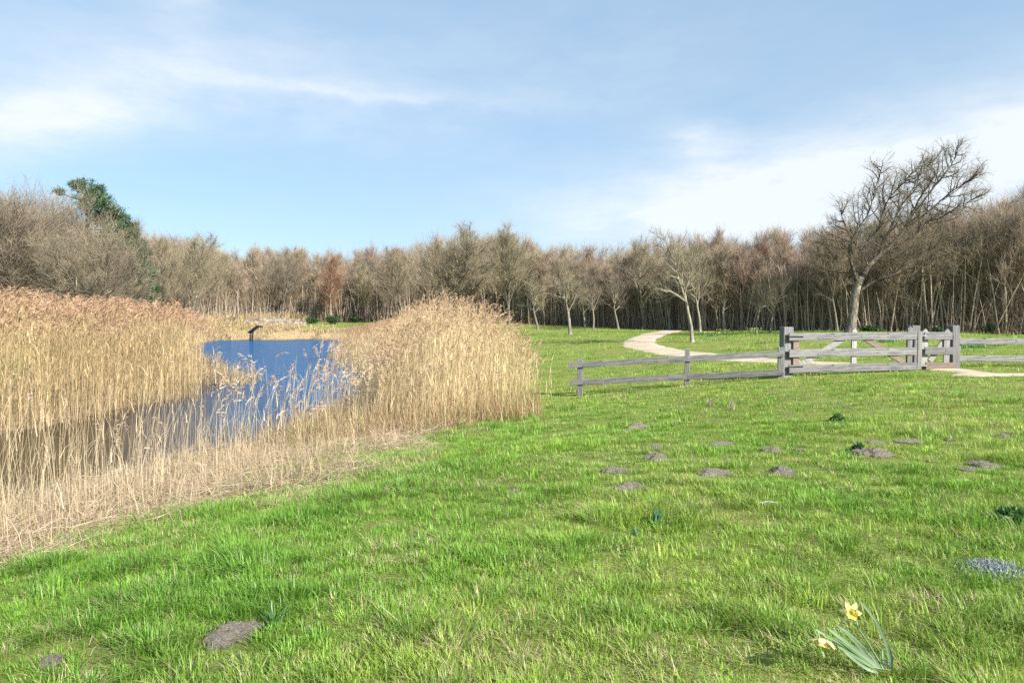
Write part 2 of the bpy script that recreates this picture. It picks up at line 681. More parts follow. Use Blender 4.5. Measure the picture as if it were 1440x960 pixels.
# path
mb = MB()
T = np.gradient(PATHC, axis=0)
T /= np.linalg.norm(T, axis=1, keepdims=True)
N = np.stack([-T[:, 1], T[:, 0]], -1)
K = 9
rows = []
for k in range(K):
    s = (k / (K - 1) * 2 - 1)
    wob = 1 + (abs(s) ** 3) * .5 * (vnoise(PATHC[:, 0] * 1.0, PATHC[:, 1], .7, 40 + (s > 0)) - .5)
    p = PATHC + N * (s * PATHW * wob)[:, None]
    z = height(p[:, 0], p[:, 1]) + .03 - .06 * abs(s) ** 6
    rows.append(np.stack([p[:, 0], p[:, 1], z], -1))
V = np.stack(rows, 1)
n = len(PATHC)
i = (np.arange(n - 1)[:, None] * K + np.arange(K - 1)[None]).ravel()
mb.add(V.reshape(-1, 3), np.stack([i, i + 1, i + K + 1, i + K], -1))
tag(link('path', mb.mesh('path', M_PATH)), kind='structure')

# ------------------------------------------------------------------ molehills
MOLES = [  # px, py, width px, flatness, label
    (898, 600, 30, .34, 'small rounded grey molehill nearest the fence, at the head of the scatter'),
    (923, 629, 27, .26, 'crumbled grey molehill just above a wider molehill, left of the meadow'),
    (923, 644, 38, .30, 'wider grey molehill directly below a crumbled smaller molehill'),
    (866, 662, 35, .28, 'low grey molehill at the left end of the scatter, before the reeds'),
    (887, 686, 42, .32, 'domed grey molehill standing above the blue-green daffodil leaves'),
    (1005, 666, 46, .26, 'broad flat grey molehill between the domed molehill and a peaked dark one'),
    (1102, 664, 40, .36, 'dark peaked molehill alone in the middle of the meadow'),
    (1086, 633, 30, .22, 'half-overgrown molehill with dry grass on its right, mid meadow'),
    (1125, 632, 13, .35, 'tiny molehill right beside a half-overgrown one'),
    (1015, 623, 34, .12, 'flattened pale molehill almost lost in the grass, behind the broad flat one'),
    (995, 593, 11, .3, 'tiny grey molehill right of the molehill nearest the fence'),
    (1230, 621, 30, .13, 'flattened pale molehill just behind the largest mid-field molehill'),
    (1227, 638, 46, .30, 'largest mid-field molehill, grey and rounded with a dark green tuft at its left'),
    (1282, 620, 36, .13, 'flattened grey molehill beyond the large one, level with the tufts below the wicket'),
    (1336, 618, 14, .28, 'tiny molehill in line with two flattened ones, below the right fence'),
    (1413, 613, 22, .25, 'small grey molehill farthest right in the meadow'),
    (1384, 654, 40, .24, 'ragged molehill with straw behind it, near the right edge of the meadow'),
    (1362, 660, 24, .18, 'low crumbly molehill touching the front of the ragged one at the right'),
    (1311, 648, 13, .26, 'tiny dark molehill between the largest mid-field one and the ragged one'),
    (723, 690, 24, .14, 'flattened grey molehill in the lush grass in front of the reed clump'),
    (327, 893, 74, .34, 'large cracked grey molehill below the tall grass tussock in front of the pond'),
    (72, 932, 36, .4, 'small grey molehill half hidden by grass in the near left corner'),
]


def mole_mesh(seed):
    rs = np.random.default_rng(seed)
    mb = MB()
    nr, na = 16, 44
    V = [(0, 0, 1.0)]
    for i in range(1, nr + 1):
        r = i / nr
        for j in range(na):
            a = j / na * 2 * math.pi
            edge = 1 + .22 * math.sin(a * 2 + seed) + .12 * math.sin(a * 5 + seed * 2) + .06 * math.sin(a * 9 + seed)
            x, y = r * edge * math.cos(a), r * edge * math.sin(a)
            z = (1 - r ** 1.7) ** .9 if r < 1 else -.25
            nz = fbm(np.array([x + seed * 7]), np.array([y]), .5, seed, 4)[0]
            nz2 = vnoise(np.array([x]), np.array([y + seed * 3]), .14, seed)[0]
            z = z * (.45 + 1.1 * nz) + (nz2 - .5) * .36 * (r < 1)
            V.append((x, y, z))
    q, t = [], []
    for j in range(na):
        t.append((0, 1 + j, 1 + (j + 1) % na))
    for i in range(nr - 1):
        for j in range(na):
            a, b = 1 + i * na + j, 1 + i * na + (j + 1) % na
            q.append((a, a + na, b + na, b))
    mb.add(V, q, t)
    # loose crumbs
    for k in range(190):
        a, r = rs.random() * 6.28, .1 + rs.random() * 1.15
        s = rs.uniform(.025, .10) * (1 if rs.random() < .5 else .6)
        p = np.array([math.cos(a) * r, math.sin(a) * r, max(0, (1 - r ** 1.7)) * .75 + .02])
        o = np.array([(1, 0, 0), (-1, 0, 0), (0, 1, 0), (0, -1, 0), (0, 0, 1.6), (0, 0, -1.6)]) * s * rs.uniform(.6, 1.3, (6, 3)) + p
        mb.add(o, None, [(0, 2, 4), (2, 1, 4), (1, 3, 4), (3, 0, 4), (2, 0, 5), (1, 2, 5), (3, 1, 5), (0, 3, 5)])
    return mb.mesh('molehill', M_SOIL, True)


MOLEM = [mole_mesh(s) for s in (1, 2, 3, 4, 5)]
MOLEP = []
for k, (px, py, w, fl, lab) in enumerate(MOLES):
    g = ground_at(px, py + 1)
    r = w / F * g[1] / 2
    o = link('molehill', MOLEM[k % 5], None, (g[0], g[1], g[2] + .01))
    o.scale = (r, r, r * fl * 1.1)
    o.rotation_euler.z = k * 1.3
    tag(o, lab, 'molehill', 'molehills in the meadow')
    MOLEP.append((g[0], g[1], r * 1.0))
MOLEP = np.array(MOLEP)

# ------------------------------------------------------------------ grass
def in_view(x, y, margin_px=90, margin_m=1.5):
    px = 720 + F * x / np.maximum(y, .1)
    m = margin_px
    return (x > (-720 / F) * y - margin_m - m / F * y) & (x < 720 / F * y + margin_m + m / F * y)


def scatter(y0, y1, dens):
    xm = y1 * .85 + 1.6
    n = int((2 * xm) * (y1 - y0) * dens)
    x, y = rng.uniform(-xm, xm, n), rng.uniform(y0, y1, n)
    k = in_view(x, y)
    return x[k], y[k]


TUSS = []   # tall dark tussocks: px, py, radius m, strength
for t in [(215, 845, .42, 1.0), (330, 800, .45, .9), (370, 850, .30, .95), (170, 800, .3, .8), (60, 800, .25, .8),
          (260, 720, .35, .6), (300, 720, .3, .8), (480, 700, .5, .8), (560, 690, .5, .7), (420, 730, .5, .8), (640, 660, .6, .7),
          (740, 605, .6, .6), (690, 600, .5, .6), (780, 770, .25, .5), (200, 915, .25, .8), (130, 880, .2, .6), (1180, 700, .5, .35),
          (1330, 690, .5, .35), (1390, 740, .4, .5), (1120, 600, .7, .3), (940, 600, .6, .3), (950, 735, .25, .5), (1200, 660, .3, .5),
          (1410, 770, .3, .5), (1300, 610, .6, .5), (1110, 830, .25, .45), (620, 900, .3, .35), (1330, 905, .25, .5), (1400, 880, .3, .5)]:
    g = ground_at(t[0], t[1])
    TUSS.append((g[0], g[1], t[2], t[3]))
for k in range(240):
    y = 2.5 + 33 * rng.random() ** 1.4
    x = rng.uniform(-.7, .8) * y
    TUSS.append((x, y, rng.uniform(.08, .24) * (1 + y * .03), rng.uniform(.15, .55)))
TUSS = np.array(TUSS)


def tussock(x, y):
    v = np.zeros(x.shape)
    for tx, ty, tr, ts in TUSS:
        d2 = ((x - tx) ** 2 + (y - ty) ** 2) / (tr * tr)
        v = np.maximum(v, ts * np.exp(-d2))
    return v


gmb = MB()
for (y0, y1, dc, nb, sig, wmul, k) in [(2.0, 4.4, 170, 44, .050, 1.0, 3), (4.4, 7.5, 105, 36, .060, 1.25, 3), (7.5, 12, 58, 30, .075, 1.6, 2),
                                       (12, 19, 26, 24, .10, 2.2, 2), (19, 31, 10, 22, .15, 3.2, 2), (31, 52, 3.2, 22, .26, 5.2, 2), (52, 90, .9, 22, .5, 9.5, 1)]:
    cx, cy_ = scatter(y0, y1, dc)
    nt = len(cx)
    ctv = tussock(cx, cy_) * (1 if y0 < 12 else .8)
    cpat = fbm(cx, cy_, 1.1, 31)
    cbig = fbm(cx, cy_, 4.5, 35)
    ch = np.exp(rng.normal(0, .38, nt)) * (.026 + .042 * cpat * vnoise(cx, cy_, .35, 34) * 2) * (1 + .15 * min(3, y0 / 12))
    ccol = np.clip(.17 + 1.2 * (cbig - .5) + 1.2 * (cpat - .5) + rng.normal(0, .22, nt), 0, 1)
    cval = np.exp(rng.normal(0, .2, nt))
    cdry = np.clip(.045 + 1.0 * (fbm(cx, cy_, .7, 51) - .55) * (1 - ctv) + (rng.random(nt) < .06) * .5, .02, .8)
    ctong = 2.6 * rng.random(nt) ** 4
    flow = 6.283 * fbm(cx, cy_, 1.6, 71, 2) + rng.normal(0, .7, nt)
    cnt = rng.poisson(nb * np.clip(.45 + 1.1 * vnoise(cx, cy_, .28, 36), .3, 1.7))
    T_ = np.repeat(np.arange(nt), cnt)
    n = len(T_)
    ox, oy = rng.normal(0, sig, n), rng.normal(0, sig, n)
    x, y = cx[T_] + ox, cy_[T_] + oy
    sd = pond_sd(x, y)
    pd = path_d(x, y)
    bw = BANKW(x, y)
    lb = (x < -8.2) & (y < 66)
    ok = (sd > np.where(lb, 9, bw - .2 - ctong[T_])) & (pd > .1 * (vnoise(x, y, .8, 90) - .6) - .55 * rng.random(n) ** 6) & (wood_edge(x, y) < 1)
    for mx, my, mr in MOLEP:
        ok &= ((x - mx) ** 2 + (y - my) ** 2) > (mr * (.80 + .42 * rng.random(n))) ** 2
    x, y, sd, pd, T_, ox, oy, bw = x[ok], y[ok], sd[ok], pd[ok], T_[ok], ox[ok], oy[ok], bw[ok]
    n = len(x)
    tv = ctv[T_]
    H = ch[T_] * rng.uniform(.55, 1.5, n) + tv * .17 * rng.uniform(.45, 1.15, n)
    H *= np.where(pd < .5, .6, 1) * (.74 if y0 < 4 else .84 if y0 < 7 else .95)
    edge = sstep((bw + 1.4 - sd) / 1.6)
    H += .06 * edge * rng.random(n)
    Wd = (.0034 + .0024 * rng.random(n) + .002 * tv) * wmul
    a = np.clip(ccol[T_] + rng.normal(0, .12, n), 0, 1)[:, None]
    c = (1 - a) * np.array([.165, .325, .034]) + a * np.array([.34, .43, .075])
    c = c * (1 - tv * .6)[:, None] + np.array([.13, .27, .045]) * (tv * .6)[:, None]
    dry = rng.random(n) < np.clip(cdry[T_] + .6 * edge * (1 - tv), .02, .85)
    st = np.array([.56, .46, .26]) * rng.uniform(.65, 1.15, (n, 1))
    c = np.where(dry[:, None], st, c * cval[T_][:, None]) * rng.uniform(.78, 1.22, (n, 1))
    lean = np.abs(rng.normal(.6, .4, n)) + np.where(dry, .5, 0) + .15 * tv
    fl = flow[T_]
    yaw = np.arctan2(oy / sig + .45 * np.sin(fl) + rng.normal(0, .45, n), ox / sig + .45 * np.cos(fl) + rng.normal(0, .45, n))
    P = np.stack([x, y, height(x, y, sd) - .004], -1)
    blades(gmb, P, yaw, H, Wd, lean, c, k)
    print('grass', y0, n)
grass = tag(link('grass', gmb.mesh('grass', M_GRASS)), 'bright green meadow grass with tussocks and dry straw between pond and fence', 'grass', None, 'stuff')


# ------------------------------------------------------------------ reeds
def reeds(mb, P, H, col, plume=.8, leaves=4, wmul=1.0, wind=(.25, .1), lean_sd=.10, plcol=(.40, .27, .175), leaf_len=(.25, .5), plsize=1.0):
    n = len(P)
    lx = rng.normal(wind[0] * .35, lean_sd, n)
    ly = rng.normal(wind[1] * .35, lean_sd, n)
    K = 5
    tw = rng.uniform(0, math.pi, n)
    s = np.stack([np.cos(tw), np.sin(tw) * .6, np.zeros(n)], -1)
    rows = []

    def stem(t):
        c = P.copy()
        c[:, 0] += lx * H * t ** 1.8
        c[:, 1] += ly * H * t ** 1.8
        c[:, 2] += H * t * (1 - .12 * (np.abs(lx) + np.abs(ly)) * t)
        return c
    w0 = rng.uniform(.0055, .0085, n) * wmul
    for i in range(K):
        t = np.full(n, i / (K - 1))
        c = stem(t)
        w = (w0 * (1 - .55 * t))[:, None] / 2
        rows += [c - s * w, c + s * w]
    V = np.stack(rows, 1)
    b = np.arange(n)[:, None] * (2 * K)
    q = np.concatenate([b + np.array([[2 * i, 2 * i + 1, 2 * i + 3, 2 * i + 2]]) for i in range(K - 1)], 0)
    mb.add(V.reshape(-1, 3), q, None, np.repeat(col, 2 * K, 0))
    for L in range(leaves):
        m = rng.random(n) < .85
        k = m.sum()
        t = rng.uniform(.12, .9, k)
        sub = stem_at(P[m], lx[m], ly[m], H[m], t)
        blades(mb, sub, rng.normal(.4, 1.5, k), rng.uniform(*leaf_len, k), rng.uniform(.009, .016, k) * wmul,
               np.abs(rng.normal(.75, .4, k)), col[m] * rng.uniform(.8, 1.2, (k, 1)), 2)
    m = rng.random(n) < plume
    k = m.sum()
    if k:
        top = stem_at(P[m], lx[m], ly[m], H[m], np.full(k, .985))
        droop = np.stack([lx[m] + rng.normal(.06, .16, k), ly[m] + rng.normal(0, .16, k)], -1)
        per = 16
        j = np.repeat(np.arange(k), per)
        u = np.clip(np.tile(np.linspace(0, 1, per), k) + rng.uniform(-.03, .03, k * per), 0, 1)
        pl = rng.uniform(.18, .30, k)[j] * plsize
        base = top[j].copy()
        base[:, 0] += droop[j, 0] * pl * 2.0 * u ** 1.5
        base[:, 1] += droop[j, 1] * pl * 2.0 * u ** 1.5
        base[:, 2] += pl * u * .95 - np.abs(droop).sum(1)[j] * pl * u ** 2 * .6
        D = np.stack([droop[j, 0] * 2.5 + rng.normal(0, .45, k * per), droop[j, 1] * 2.5 + rng.normal(0, .45, k * per), .75 - .9 * u + rng.normal(0, .25, k * per)], -1)
        D /= np.linalg.norm(D, axis=1, keepdims=True)
        pc = np.array(plcol) * rng.uniform(.75, 1.3, (k, 1))
        pc = pc * .75 + col[m] * .3
        spikes(mb, base, D, rng.uniform(.05, .12, k * per) * plsize * (1.1 - .4 * u), .016 * plsize * wmul ** .5, pc[j] * rng.uniform(.8, 1.2, (k * per, 1)))


def stem_at(P, lx, ly, H, t):
    c = P.copy()
    c[:, 0] += lx * H * t ** 1.8
    c[:, 1] += ly * H * t ** 1.8
    c[:, 2] += H * t * (1 - .12 * (np.abs(lx) + np.abs(ly)) * t)
    return c


def straw_col(n, a=(.57, .44, .24), b=(.45, .335, .185), v=.28):
    t = rng.random((n, 1))
    return (np.array(a) * t + np.array(b) * (1 - t)) * rng.uniform(1 - v, 1 + v, (n, 1))


def region(n, x0, x1, y0, y1, cond):
    x, y = rng.uniform(x0, x1, n), rng.uniform(y0, y1, n)
    sd = pond_sd(x, y)
    k = cond(x, y, sd)
    x, y, sd = x[k], y[k], sd[k]
    return x, y, sd, np.stack([x, y, np.maximum(height(x, y, sd), ZW - .25)], -1)


# left bank: dense bed, tall near and lower with distance
mb = MB()
x, y, sd, P = region(66000, -40, -9.5, 9, 72, lambda x, y, sd: (sd > np.where(y < 23, -.7, -.25)) & (sd < 9) & (x < -9.6) & (y > 10) & (y < 71)
                     & (wood_edge(x, y) < -3) & in_view(x, y, 60, 3)
                     & (rng.random(len(x)) < np.where(sd < 2.2, 1.0, .42) * np.clip(1.25 - y / 75, .25, 1)))
prof = np.interp(y, [10, 16, 22, 30, 40, 55, 72], [3.2, 3.2, 3.0, 2.5, 1.9, 1.4, 1.1])
H = prof * (.80 + .25 * fbm(x, y, 2.5, 61)) * rng.uniform(.86, 1.06, len(x)) * np.where(sd < 0, .93, 1)
reeds(mb, P, H, straw_col(len(x)), .8, 4, 1.35, (.2, -.1), .07, (.40, .245, .165), plsize=1.2)
# a low spit of shorter reeds reaching into the channel
x, y = rng.uniform(-12.7, -10.0, 420), rng.normal(26.3, .6, 420)
P = np.stack([x, y, np.full(420, ZW - .2)], -1)
reeds(mb, P, rng.uniform(.6, 1.15, 420) * np.interp(x, [-12.3, -10.0], [1.4, .6]), straw_col(420), .1, 3, 1.3, (.2, -.1), .1)
# dead stems, most coloured dark to paint in the shade at the water's edge
x, y, sd, P = region(60000, -40, -9.5, 9, 45, lambda x, y, sd: (sd > -1.0) & (sd < .6) & (x < -9.6) & (y > 10) & in_view(x, y, 60, 2))
n = len(x)
P[:, 2] = np.maximum(P[:, 2], ZW - .05)
blades(mb, P, rng.uniform(0, 6.28, n), rng.uniform(.15, .7, n), rng.uniform(.008, .016, n), np.abs(rng.normal(.7, .5, n)),
       np.where(rng.random((n, 1)) < .6, np.array([.13, .085, .05]), np.array([.36, .26, .15])) * rng.uniform(.7, 1.25, (n, 1)), 3)
tag(link('reed_bed', mb.mesh('reed_bed', M_REED)), 'tall dense bed of straw reeds with brown plumes along the left bank', 'reeds', None, 'stuff')

# right clump: the dome of reeds in the middle
mb = MB()
x, y, sd, P = region(36000, -13, 2.5, 14.5, 46, lambda x, y, sd: (sd > -1.0) & (x < np.interp(y, [14, 17, 20, 24, 28, 34, 46], [-2.0, -1.1, .35, .7, -.8, -3, -6])
                     + .5 * (vnoise(x, y, 1.3, 66) - .5) + rng.exponential(.22, len(x)) - .15) & ((x / y > -.205 + .02 * (vnoise(x, y, 1.1, 72) - .5)) | (y > 33) | (rng.random(len(x)) < .05)) & (y > 15.2 + .35 * (x + 1) ** 1.0 * (x > -1) - .5 * np.clip(-x - 3, 0, 3)))
edge_in = np.interp(y, [14, 17, 20, 24, 28, 34, 46], [-2.0, -1.1, .35, .7, -.8, -3, -6]) - x
prof = np.interp(x / y, [-.30, -.215, -.175, -.15, -.12, -.08, -.03, 0, .03, .06], [1.3, 1.5, 2.1, 2.75, 3.05, 2.95, 2.7, 2.5, 2.2, 1.7])
prof = prof * np.interp(y, [15, 18, 26, 40], [.86, 1, 1, .95])
H = prof * (.70 + .48 * fbm(x, y, 1.3, 63)) * rng.uniform(.78, 1.1, len(x)) * np.clip(.66 + edge_in * .30, .42, 1) * np.where(edge_in < 0, rng.uniform(.7, 1.5, len(x)), 1)
keep = rng.random(len(x)) < np.where(y < 22, .9, .45)
cc = straw_col(len(x), (.62, .50, .29), (.50, .385, .225), .3)
reeds(mb, P[keep], H[keep], cc[keep] * (.72 + .56 * fbm(x[keep], y[keep], .7, 64))[:, None], .5, 3, 1.25, (.25, .0), .08, (.44, .285, .18))
# short russet and olive undergrowth at its foot
x, y, sd, P = region(7000, -6.5, .7, 12.5, 20.5, lambda x, y, sd: (sd > -.5) & (y > 13.2 + .55 * np.clip(x + 3, 0, 9) ** 1.05) & (y < 17 + .6 * np.clip(x + 3, 0, 9)))
n = len(x)
c = np.where(rng.random((n, 1)) < .4, np.array([.36, .22, .12]), np.where(rng.random((n, 1)) < .35, np.array([.25, .24, .09]), np.array([.52, .40, .22]))) * rng.uniform(.7, 1.2, (n, 1))
blades(mb, P, rng.uniform(0, 6.28, n), rng.uniform(.3, .85, n), rng.uniform(.006, .012, n) * 1.4, np.abs(rng.normal(.5, .4, n)), c, 3)
tag(link('reed_clump', mb.mesh('reed_clump', M_REED)), 'domed clump of tall pale reeds between the pond and the fence', 'reeds', None, 'stuff')

# near fringe: sparse stems along the near bank, and the flattened straw at their foot
mb = MB()
x, y, sd, P = region(17000, -13, -1.0, 5.0, 19, lambda x, y, sd: (sd > -1.5) & (sd < BANKW(x, y) - .9) & (x > -9.9 - .1 * (y < 9)) & in_view(x, y, 60, 2)
                     & (rng.random(len(x)) < np.interp(sd, [-1.5, -.3, .8, 2.4, 3.6], [.03, .16, .42, .44, .22]) * np.interp(y, [5, 9, 11, 14, 19], [1.35, .85, .62, .66, .6]) * np.interp(x / y, [-.52, -.45, -.32, -.26], [1.0, .7, .6, 1.1]) * (.2 + 1.3 * fbm(x, y, .8, 67))))
n = len(x)
H = np.interp(y, [5, 7, 9, 11, 13, 19], [1.2, 1.35, 1.5, 1.6, 1.6, 1.65]) * rng.uniform(.5, 1.15, n) * np.interp(sd, [-1, 1.5, 3.2], [1.06, .95, .7])
far_ = (x / y > -.47 + .05 * rng.random(n))
cF = straw_col(n, (.64, .53, .35), (.50, .39, .24))
reeds(mb, P[far_], H[far_], cF[far_], .42, 1, .8, (.15, 0), .10, (.46, .33, .25), (.15, .42), 1.15)
reeds(mb, P[~far_], H[~far_] * 1.05, cF[~far_], .03, 1, .78, (.15, 0), .12, (.46, .33, .25), (.15, .42))
# low arching dead leaves
x, y, sd, P = region(34000, -13, -.5, 4.5, 19, lambda x, y, sd: (sd > .3 + .8 * vnoise(x, y, .7, 88)) & (sd < BANKW(x, y) - .2) & in_view(x, y, 60, 2))
n = len(x)
pt = fbm(x, y, .9, 68)
blades(mb, P, rng.uniform(0, 6.28, n), rng.uniform(.14, .62, n) * (.5 + pt), rng.uniform(.004, .009, n), np.abs(rng.normal(.8, .45, n)),
       np.where((rng.random(n) < np.clip((pt - .5) * 3, 0, .5))[:, None], np.array([.24, .25, .08]), straw_col(n, (.60, .49, .33), (.40, .28, .17), .3)), 3)
# flattened litter
x, y, sd, P = region(70000, -13, 2.5, 3.0, 22, lambda x, y, sd: (sd > -.1) & (sd < BANKW(x, y) + .1 + .5 * rng.random(len(x)) ** 2) & in_view(x, y, 60, 2))
n = len(x)
P[:, 2] += rng.uniform(.01, .13, n)
yaw = rng.normal(.3, 1.3, n) + 3 * fbm(x, y, .9, 69)
D = np.stack([np.cos(yaw), np.sin(yaw), rng.normal(.05, .22, n)], -1)
D /= np.linalg.norm(D, axis=1, keepdims=True)
spikes(mb, P, D, rng.uniform(.12, .5, n), rng.uniform(.004, .009, n), straw_col(n, (.50, .41, .29), (.33, .24, .16), .4), np.tile(np.array([[0.2, -.6, 1.0]]), (n, 1)) + rng.normal(0, .5, (n, 3)))
tag(link('reed_fringe', mb.mesh('reed_fringe', M_REED)), 'sparse dry reed stems and flattened straw along the near bank', 'reeds', None, 'stuff')

# far bank: low reeds and straw on the shore
mb = MB()
x, y, sd, P = region(26000, -46, -9, 50, 84, lambda x, y, sd: (sd > -.3) & (sd < 6) & (y > 64) & (((x / y < -.31) & (sd > 1.6)) | (x / y < -.41) | ((sd < 2.2) & (sd > 1.5))) & (wood_edge(x, y) < -1))
n = len(x)
H = np.interp(x / y, [-.47, -.42, -.36, -.31, -.28], [1.5, .9, .45, .28, .2]) * rng.uniform(.5, 1.1, n)
reeds(mb, P, H, straw_col(n, (.60, .47, .28), (.50, .37, .22)), .4, 2, 4.0, (.1, 0), .1, (.45, .33, .22))
x, y, sd, P = region(9000, -36, -20, 71, 80, lambda x, y, sd: (sd > .2) & (sd < 6) & (rng.random(len(x)) < np.interp(x / y, [-.42, -.37, -.34, -.30, -.27], [1, .8, .35, .2, .1])))
n = len(x)
blades(mb, P, rng.uniform(0, 6.28, n), rng.uniform(.2, .65, n), rng.uniform(.02, .05, n), np.abs(rng.normal(.4, .3, n)), straw_col(n, (.56, .45, .27), (.42, .32, .19)), 2)
x, y, sd, P = region(16000, -50, -8, 72, 98, lambda x, y, sd: (np.abs(wood_edge(x, y) + 2.5) < 2.2) & (x / y < -.295))
n = len(x)
reeds(mb, P, rng.uniform(.5, 1.5, n), straw_col(n, (.58, .46, .27), (.48, .36, .21)), .4, 2, 4.0, (.1, 0), .1, (.45, .33, .22))
tag(link('far_reeds', mb.mesh('far_reeds', M_REED)), 'low pale reeds and straw along the far shore below the wood', 'reeds', None, 'stuff')

# dry grass skirting the wood
mb = MB()
x, y, sd, P = region(60000, -12, 60, 38, 96, lambda x, y, sd: (np.abs(wood_edge(x, y) - .3) < 1.6 + 1.2 * (vnoise(x, y, 3, 77) - .5)) & (path_d(x, y) > .1) & (sd > 2) & in_view(x, y, 40, 2))
n = len(x)
blades(mb, P, rng.uniform(0, 6.28, n), rng.uniform(.12, .42, n), rng.uniform(.012, .03, n) * 1.5, np.abs(rng.normal(.5, .3, n)),
       np.where(rng.random((n, 1)) < .3, np.array([.16, .2, .05]), np.array([.46, .36, .20])) * rng.uniform(.65, 1.15, (n, 1)), 2)
tag(link('dry_grass', mb.mesh('dry_grass', M_REED)), 'strip of dry straw-coloured grass along the foot of the wood', 'dry grass', None, 'stuff')


# ------------------------------------------------------------------ trees
def unit(v):
    return v / (np.linalg.norm(v) + 1e-9)


def limb(start, d, L, n, wob, up, rs):
    P = [np.array(start, float)]
    d = unit(np.array(d, float))
    for i in range(n):
        d = unit(d + rs.normal(0, wob, 3) + np.array([0, 0, up]))
        P.append(P[-1] + d * L / n)
    return np.array(P)


def sample(P, t):
    f = t * (len(P) - 1)
    i = min(int(f), len(P) - 2)
    return P[i] + (P[i + 1] - P[i]) * (f - i), unit(P[i + 1] - P[i])


def side_dir(tan, ang, az):
    ref = np.array([0, 0, 1.0]) if abs(tan[2]) < .9 else np.array([1.0, 0, 0])
    u = unit(np.cross(tan, ref))
    w = np.cross(tan, u)
    return math.cos(ang) * tan + math.sin(ang) * (math.cos(az) * u + math.sin(az) * w)


def twiggy(mb, lines, n, rs, L=(.25, .6), w=(.008, .014), up=.25, second=1.0, spread=.75):
    lens = np.array([np.linalg.norm(l[-1] - l[0]) for l in lines])
    pick = rs.choice(len(lines), n, p=lens / lens.sum())
    P, D = np.zeros((n, 3)), np.zeros((n, 3))
    for i, k in enumerate(pick):
        P[i], D[i] = sample(lines[k], .25 + .75 * rs.random() ** .7)
    D = D + rs.normal(0, spread, (n, 3)) + np.array([0, 0, up])
    D /= np.linalg.norm(D, axis=1, keepdims=True)
    LL = rs.uniform(*L, n)
    spikes(mb, P, D, LL, rs.uniform(*w, n), None, rs.normal(size=(n, 3)))
    m = int(n * second)
    j = rs.integers(0, n, m)
    P2 = P[j] + D[j] * (LL[j] * rs.uniform(.2, .8, m))[:, None]
    D2 = D[j] + rs.normal(0, .6, (m, 3)) + np.array([0, 0, up])
    D2 /= np.linalg.norm(D2, axis=1, keepdims=True)
    spikes(mb, P2, D2, LL[j] * rs.uniform(.4, .9, m), rs.uniform(*w, m) * .8, None, rs.normal(size=(m, 3)))


def make_tree(seed, H=8.0, r=.12, bare=.35, nl=16, ll=2.2, ang=(35, 60), wob=.05, lup=.12, nsub=7, ntw=2400, lean=(0, 0), stems=1,
              tw=(.008, .014), tl=(.25, .6), sub_frac=.45, forked=False, tup=.2, shape=None, spread=.75):
    rs = np.random.default_rng(seed)
    tm, cm = MB(), MB()
    lines = []
    for st in range(stems):
        if stems == 1:
            d0 = np.array([lean[0], lean[1], 1.0])
            s0 = np.array([0, 0, -.15])
        else:
            a = st / stems * 6.28 + rs.random()
            k = rs.uniform(.25, .75)
            d0 = np.array([math.cos(a) * k, math.sin(a) * k, 1])
            s0 = np.array([math.cos(a) * .12, math.sin(a) * .12, -.15])
        TH = H * (.93 if stems == 1 else rs.uniform(.75, .93))
        tr = limb(s0, d0, TH, 12, wob, .03, rs)
        rr = r * (1 - np.linspace(0, 1, 13) ** .9 * .9)
        if stems == 1:
            rr[0] *= 1.35
            rr[1] *= 1.06
        tube(tm, tr, rr, 7)
        for i in range(nl):
            t = bare + (1 - bare) * ((i + rs.random()) / nl) ** .9 * .98
            p, tan = sample(tr, t)
            u = (t - bare) / (1 - bare)
            f = shape(u) if shape else (1 - .65 * u)
            L = ll * f * rs.uniform(.7, 1.2)
            d = side_dir(tan, R(rs.uniform(*ang)), i * 2.4 + rs.random())
            lb = limb(p, d, L, 7, .11, lup, rs)
            lr = min(r * .5, r * .95 * (1 - t) + .012) * (1 - np.linspace(0, 1, 8) * .85)
            tube(tm, lb, lr, 5 if lr[0] > .03 else 4)
            for k in range(nsub):
                tt = .18 + .8 * (k + rs.random()) / nsub
                p2, t2 = sample(lb, tt)
                L2 = L * sub_frac * (1 - .45 * tt) * rs.uniform(.7, 1.25)
                sb = limb(p2, side_dir(t2, R(rs.uniform(25, 60)), rs.random() * 6.28), L2, 4, .14, lup * .8, rs)
                tube(tm, sb, max(.012, lr[0] * .45 * (1 - tt * .5)) * (1 - np.linspace(0, 1, 5) * .7), 3, None, False)
                lines.append(sb)
            lines.append(lb[3:])
        lines.append(tr[9:])
    twiggy(cm, lines, ntw, rs, tl, tw, tup, 1.0, spread)
    return tm, cm


def fill(cm, c, rad, n, rs, L=(.35, 1.1), w=(.012, .024), up=1.0, shell=.2):
    """fine outer twigs filling a crown"""
    d = rs.normal(0, 1, (n, 3))
    d /= np.linalg.norm(d, axis=1, keepdims=True)
    rr = (shell + (1 - shell) * rs.random(n) ** .6) * (.82 + .36 * vnoise(np.arctan2(d[:, 1], d[:, 0]) * 2, d[:, 2] * 3, .8, 3))
    P = np.array(c) + d * rr[:, None] * np.array(rad)
    D = d * np.array([.8, .8, .4]) + rs.normal(0, .32, (n, 3)) + np.array([0, 0, up])
    D /= np.linalg.norm(D, axis=1, keepdims=True)
    LL = rs.uniform(*L, n)
    ok = P[:, 2] > .4
    spikes(cm, (P - D * LL[:, None] * .6)[ok], D[ok], LL[ok], rs.uniform(*w, n)[ok], None, rs.normal(size=(ok.sum(), 3)))


def tree_meshes(name, spec, bark, twig):
    fl, fup = spec.pop('fl', None), spec.pop('fup', 1.0)
    tm, cm = make_tree(**spec)
    if fl:
        rs = np.random.default_rng(spec['seed'] + 7)
        for c, rad, n in fl:
            fill(cm, c, rad, int(n * .55), rs, up=fup)
    return tm.mesh(name + '_trunk', bark), cm.mesh(name + '_crown', twig)


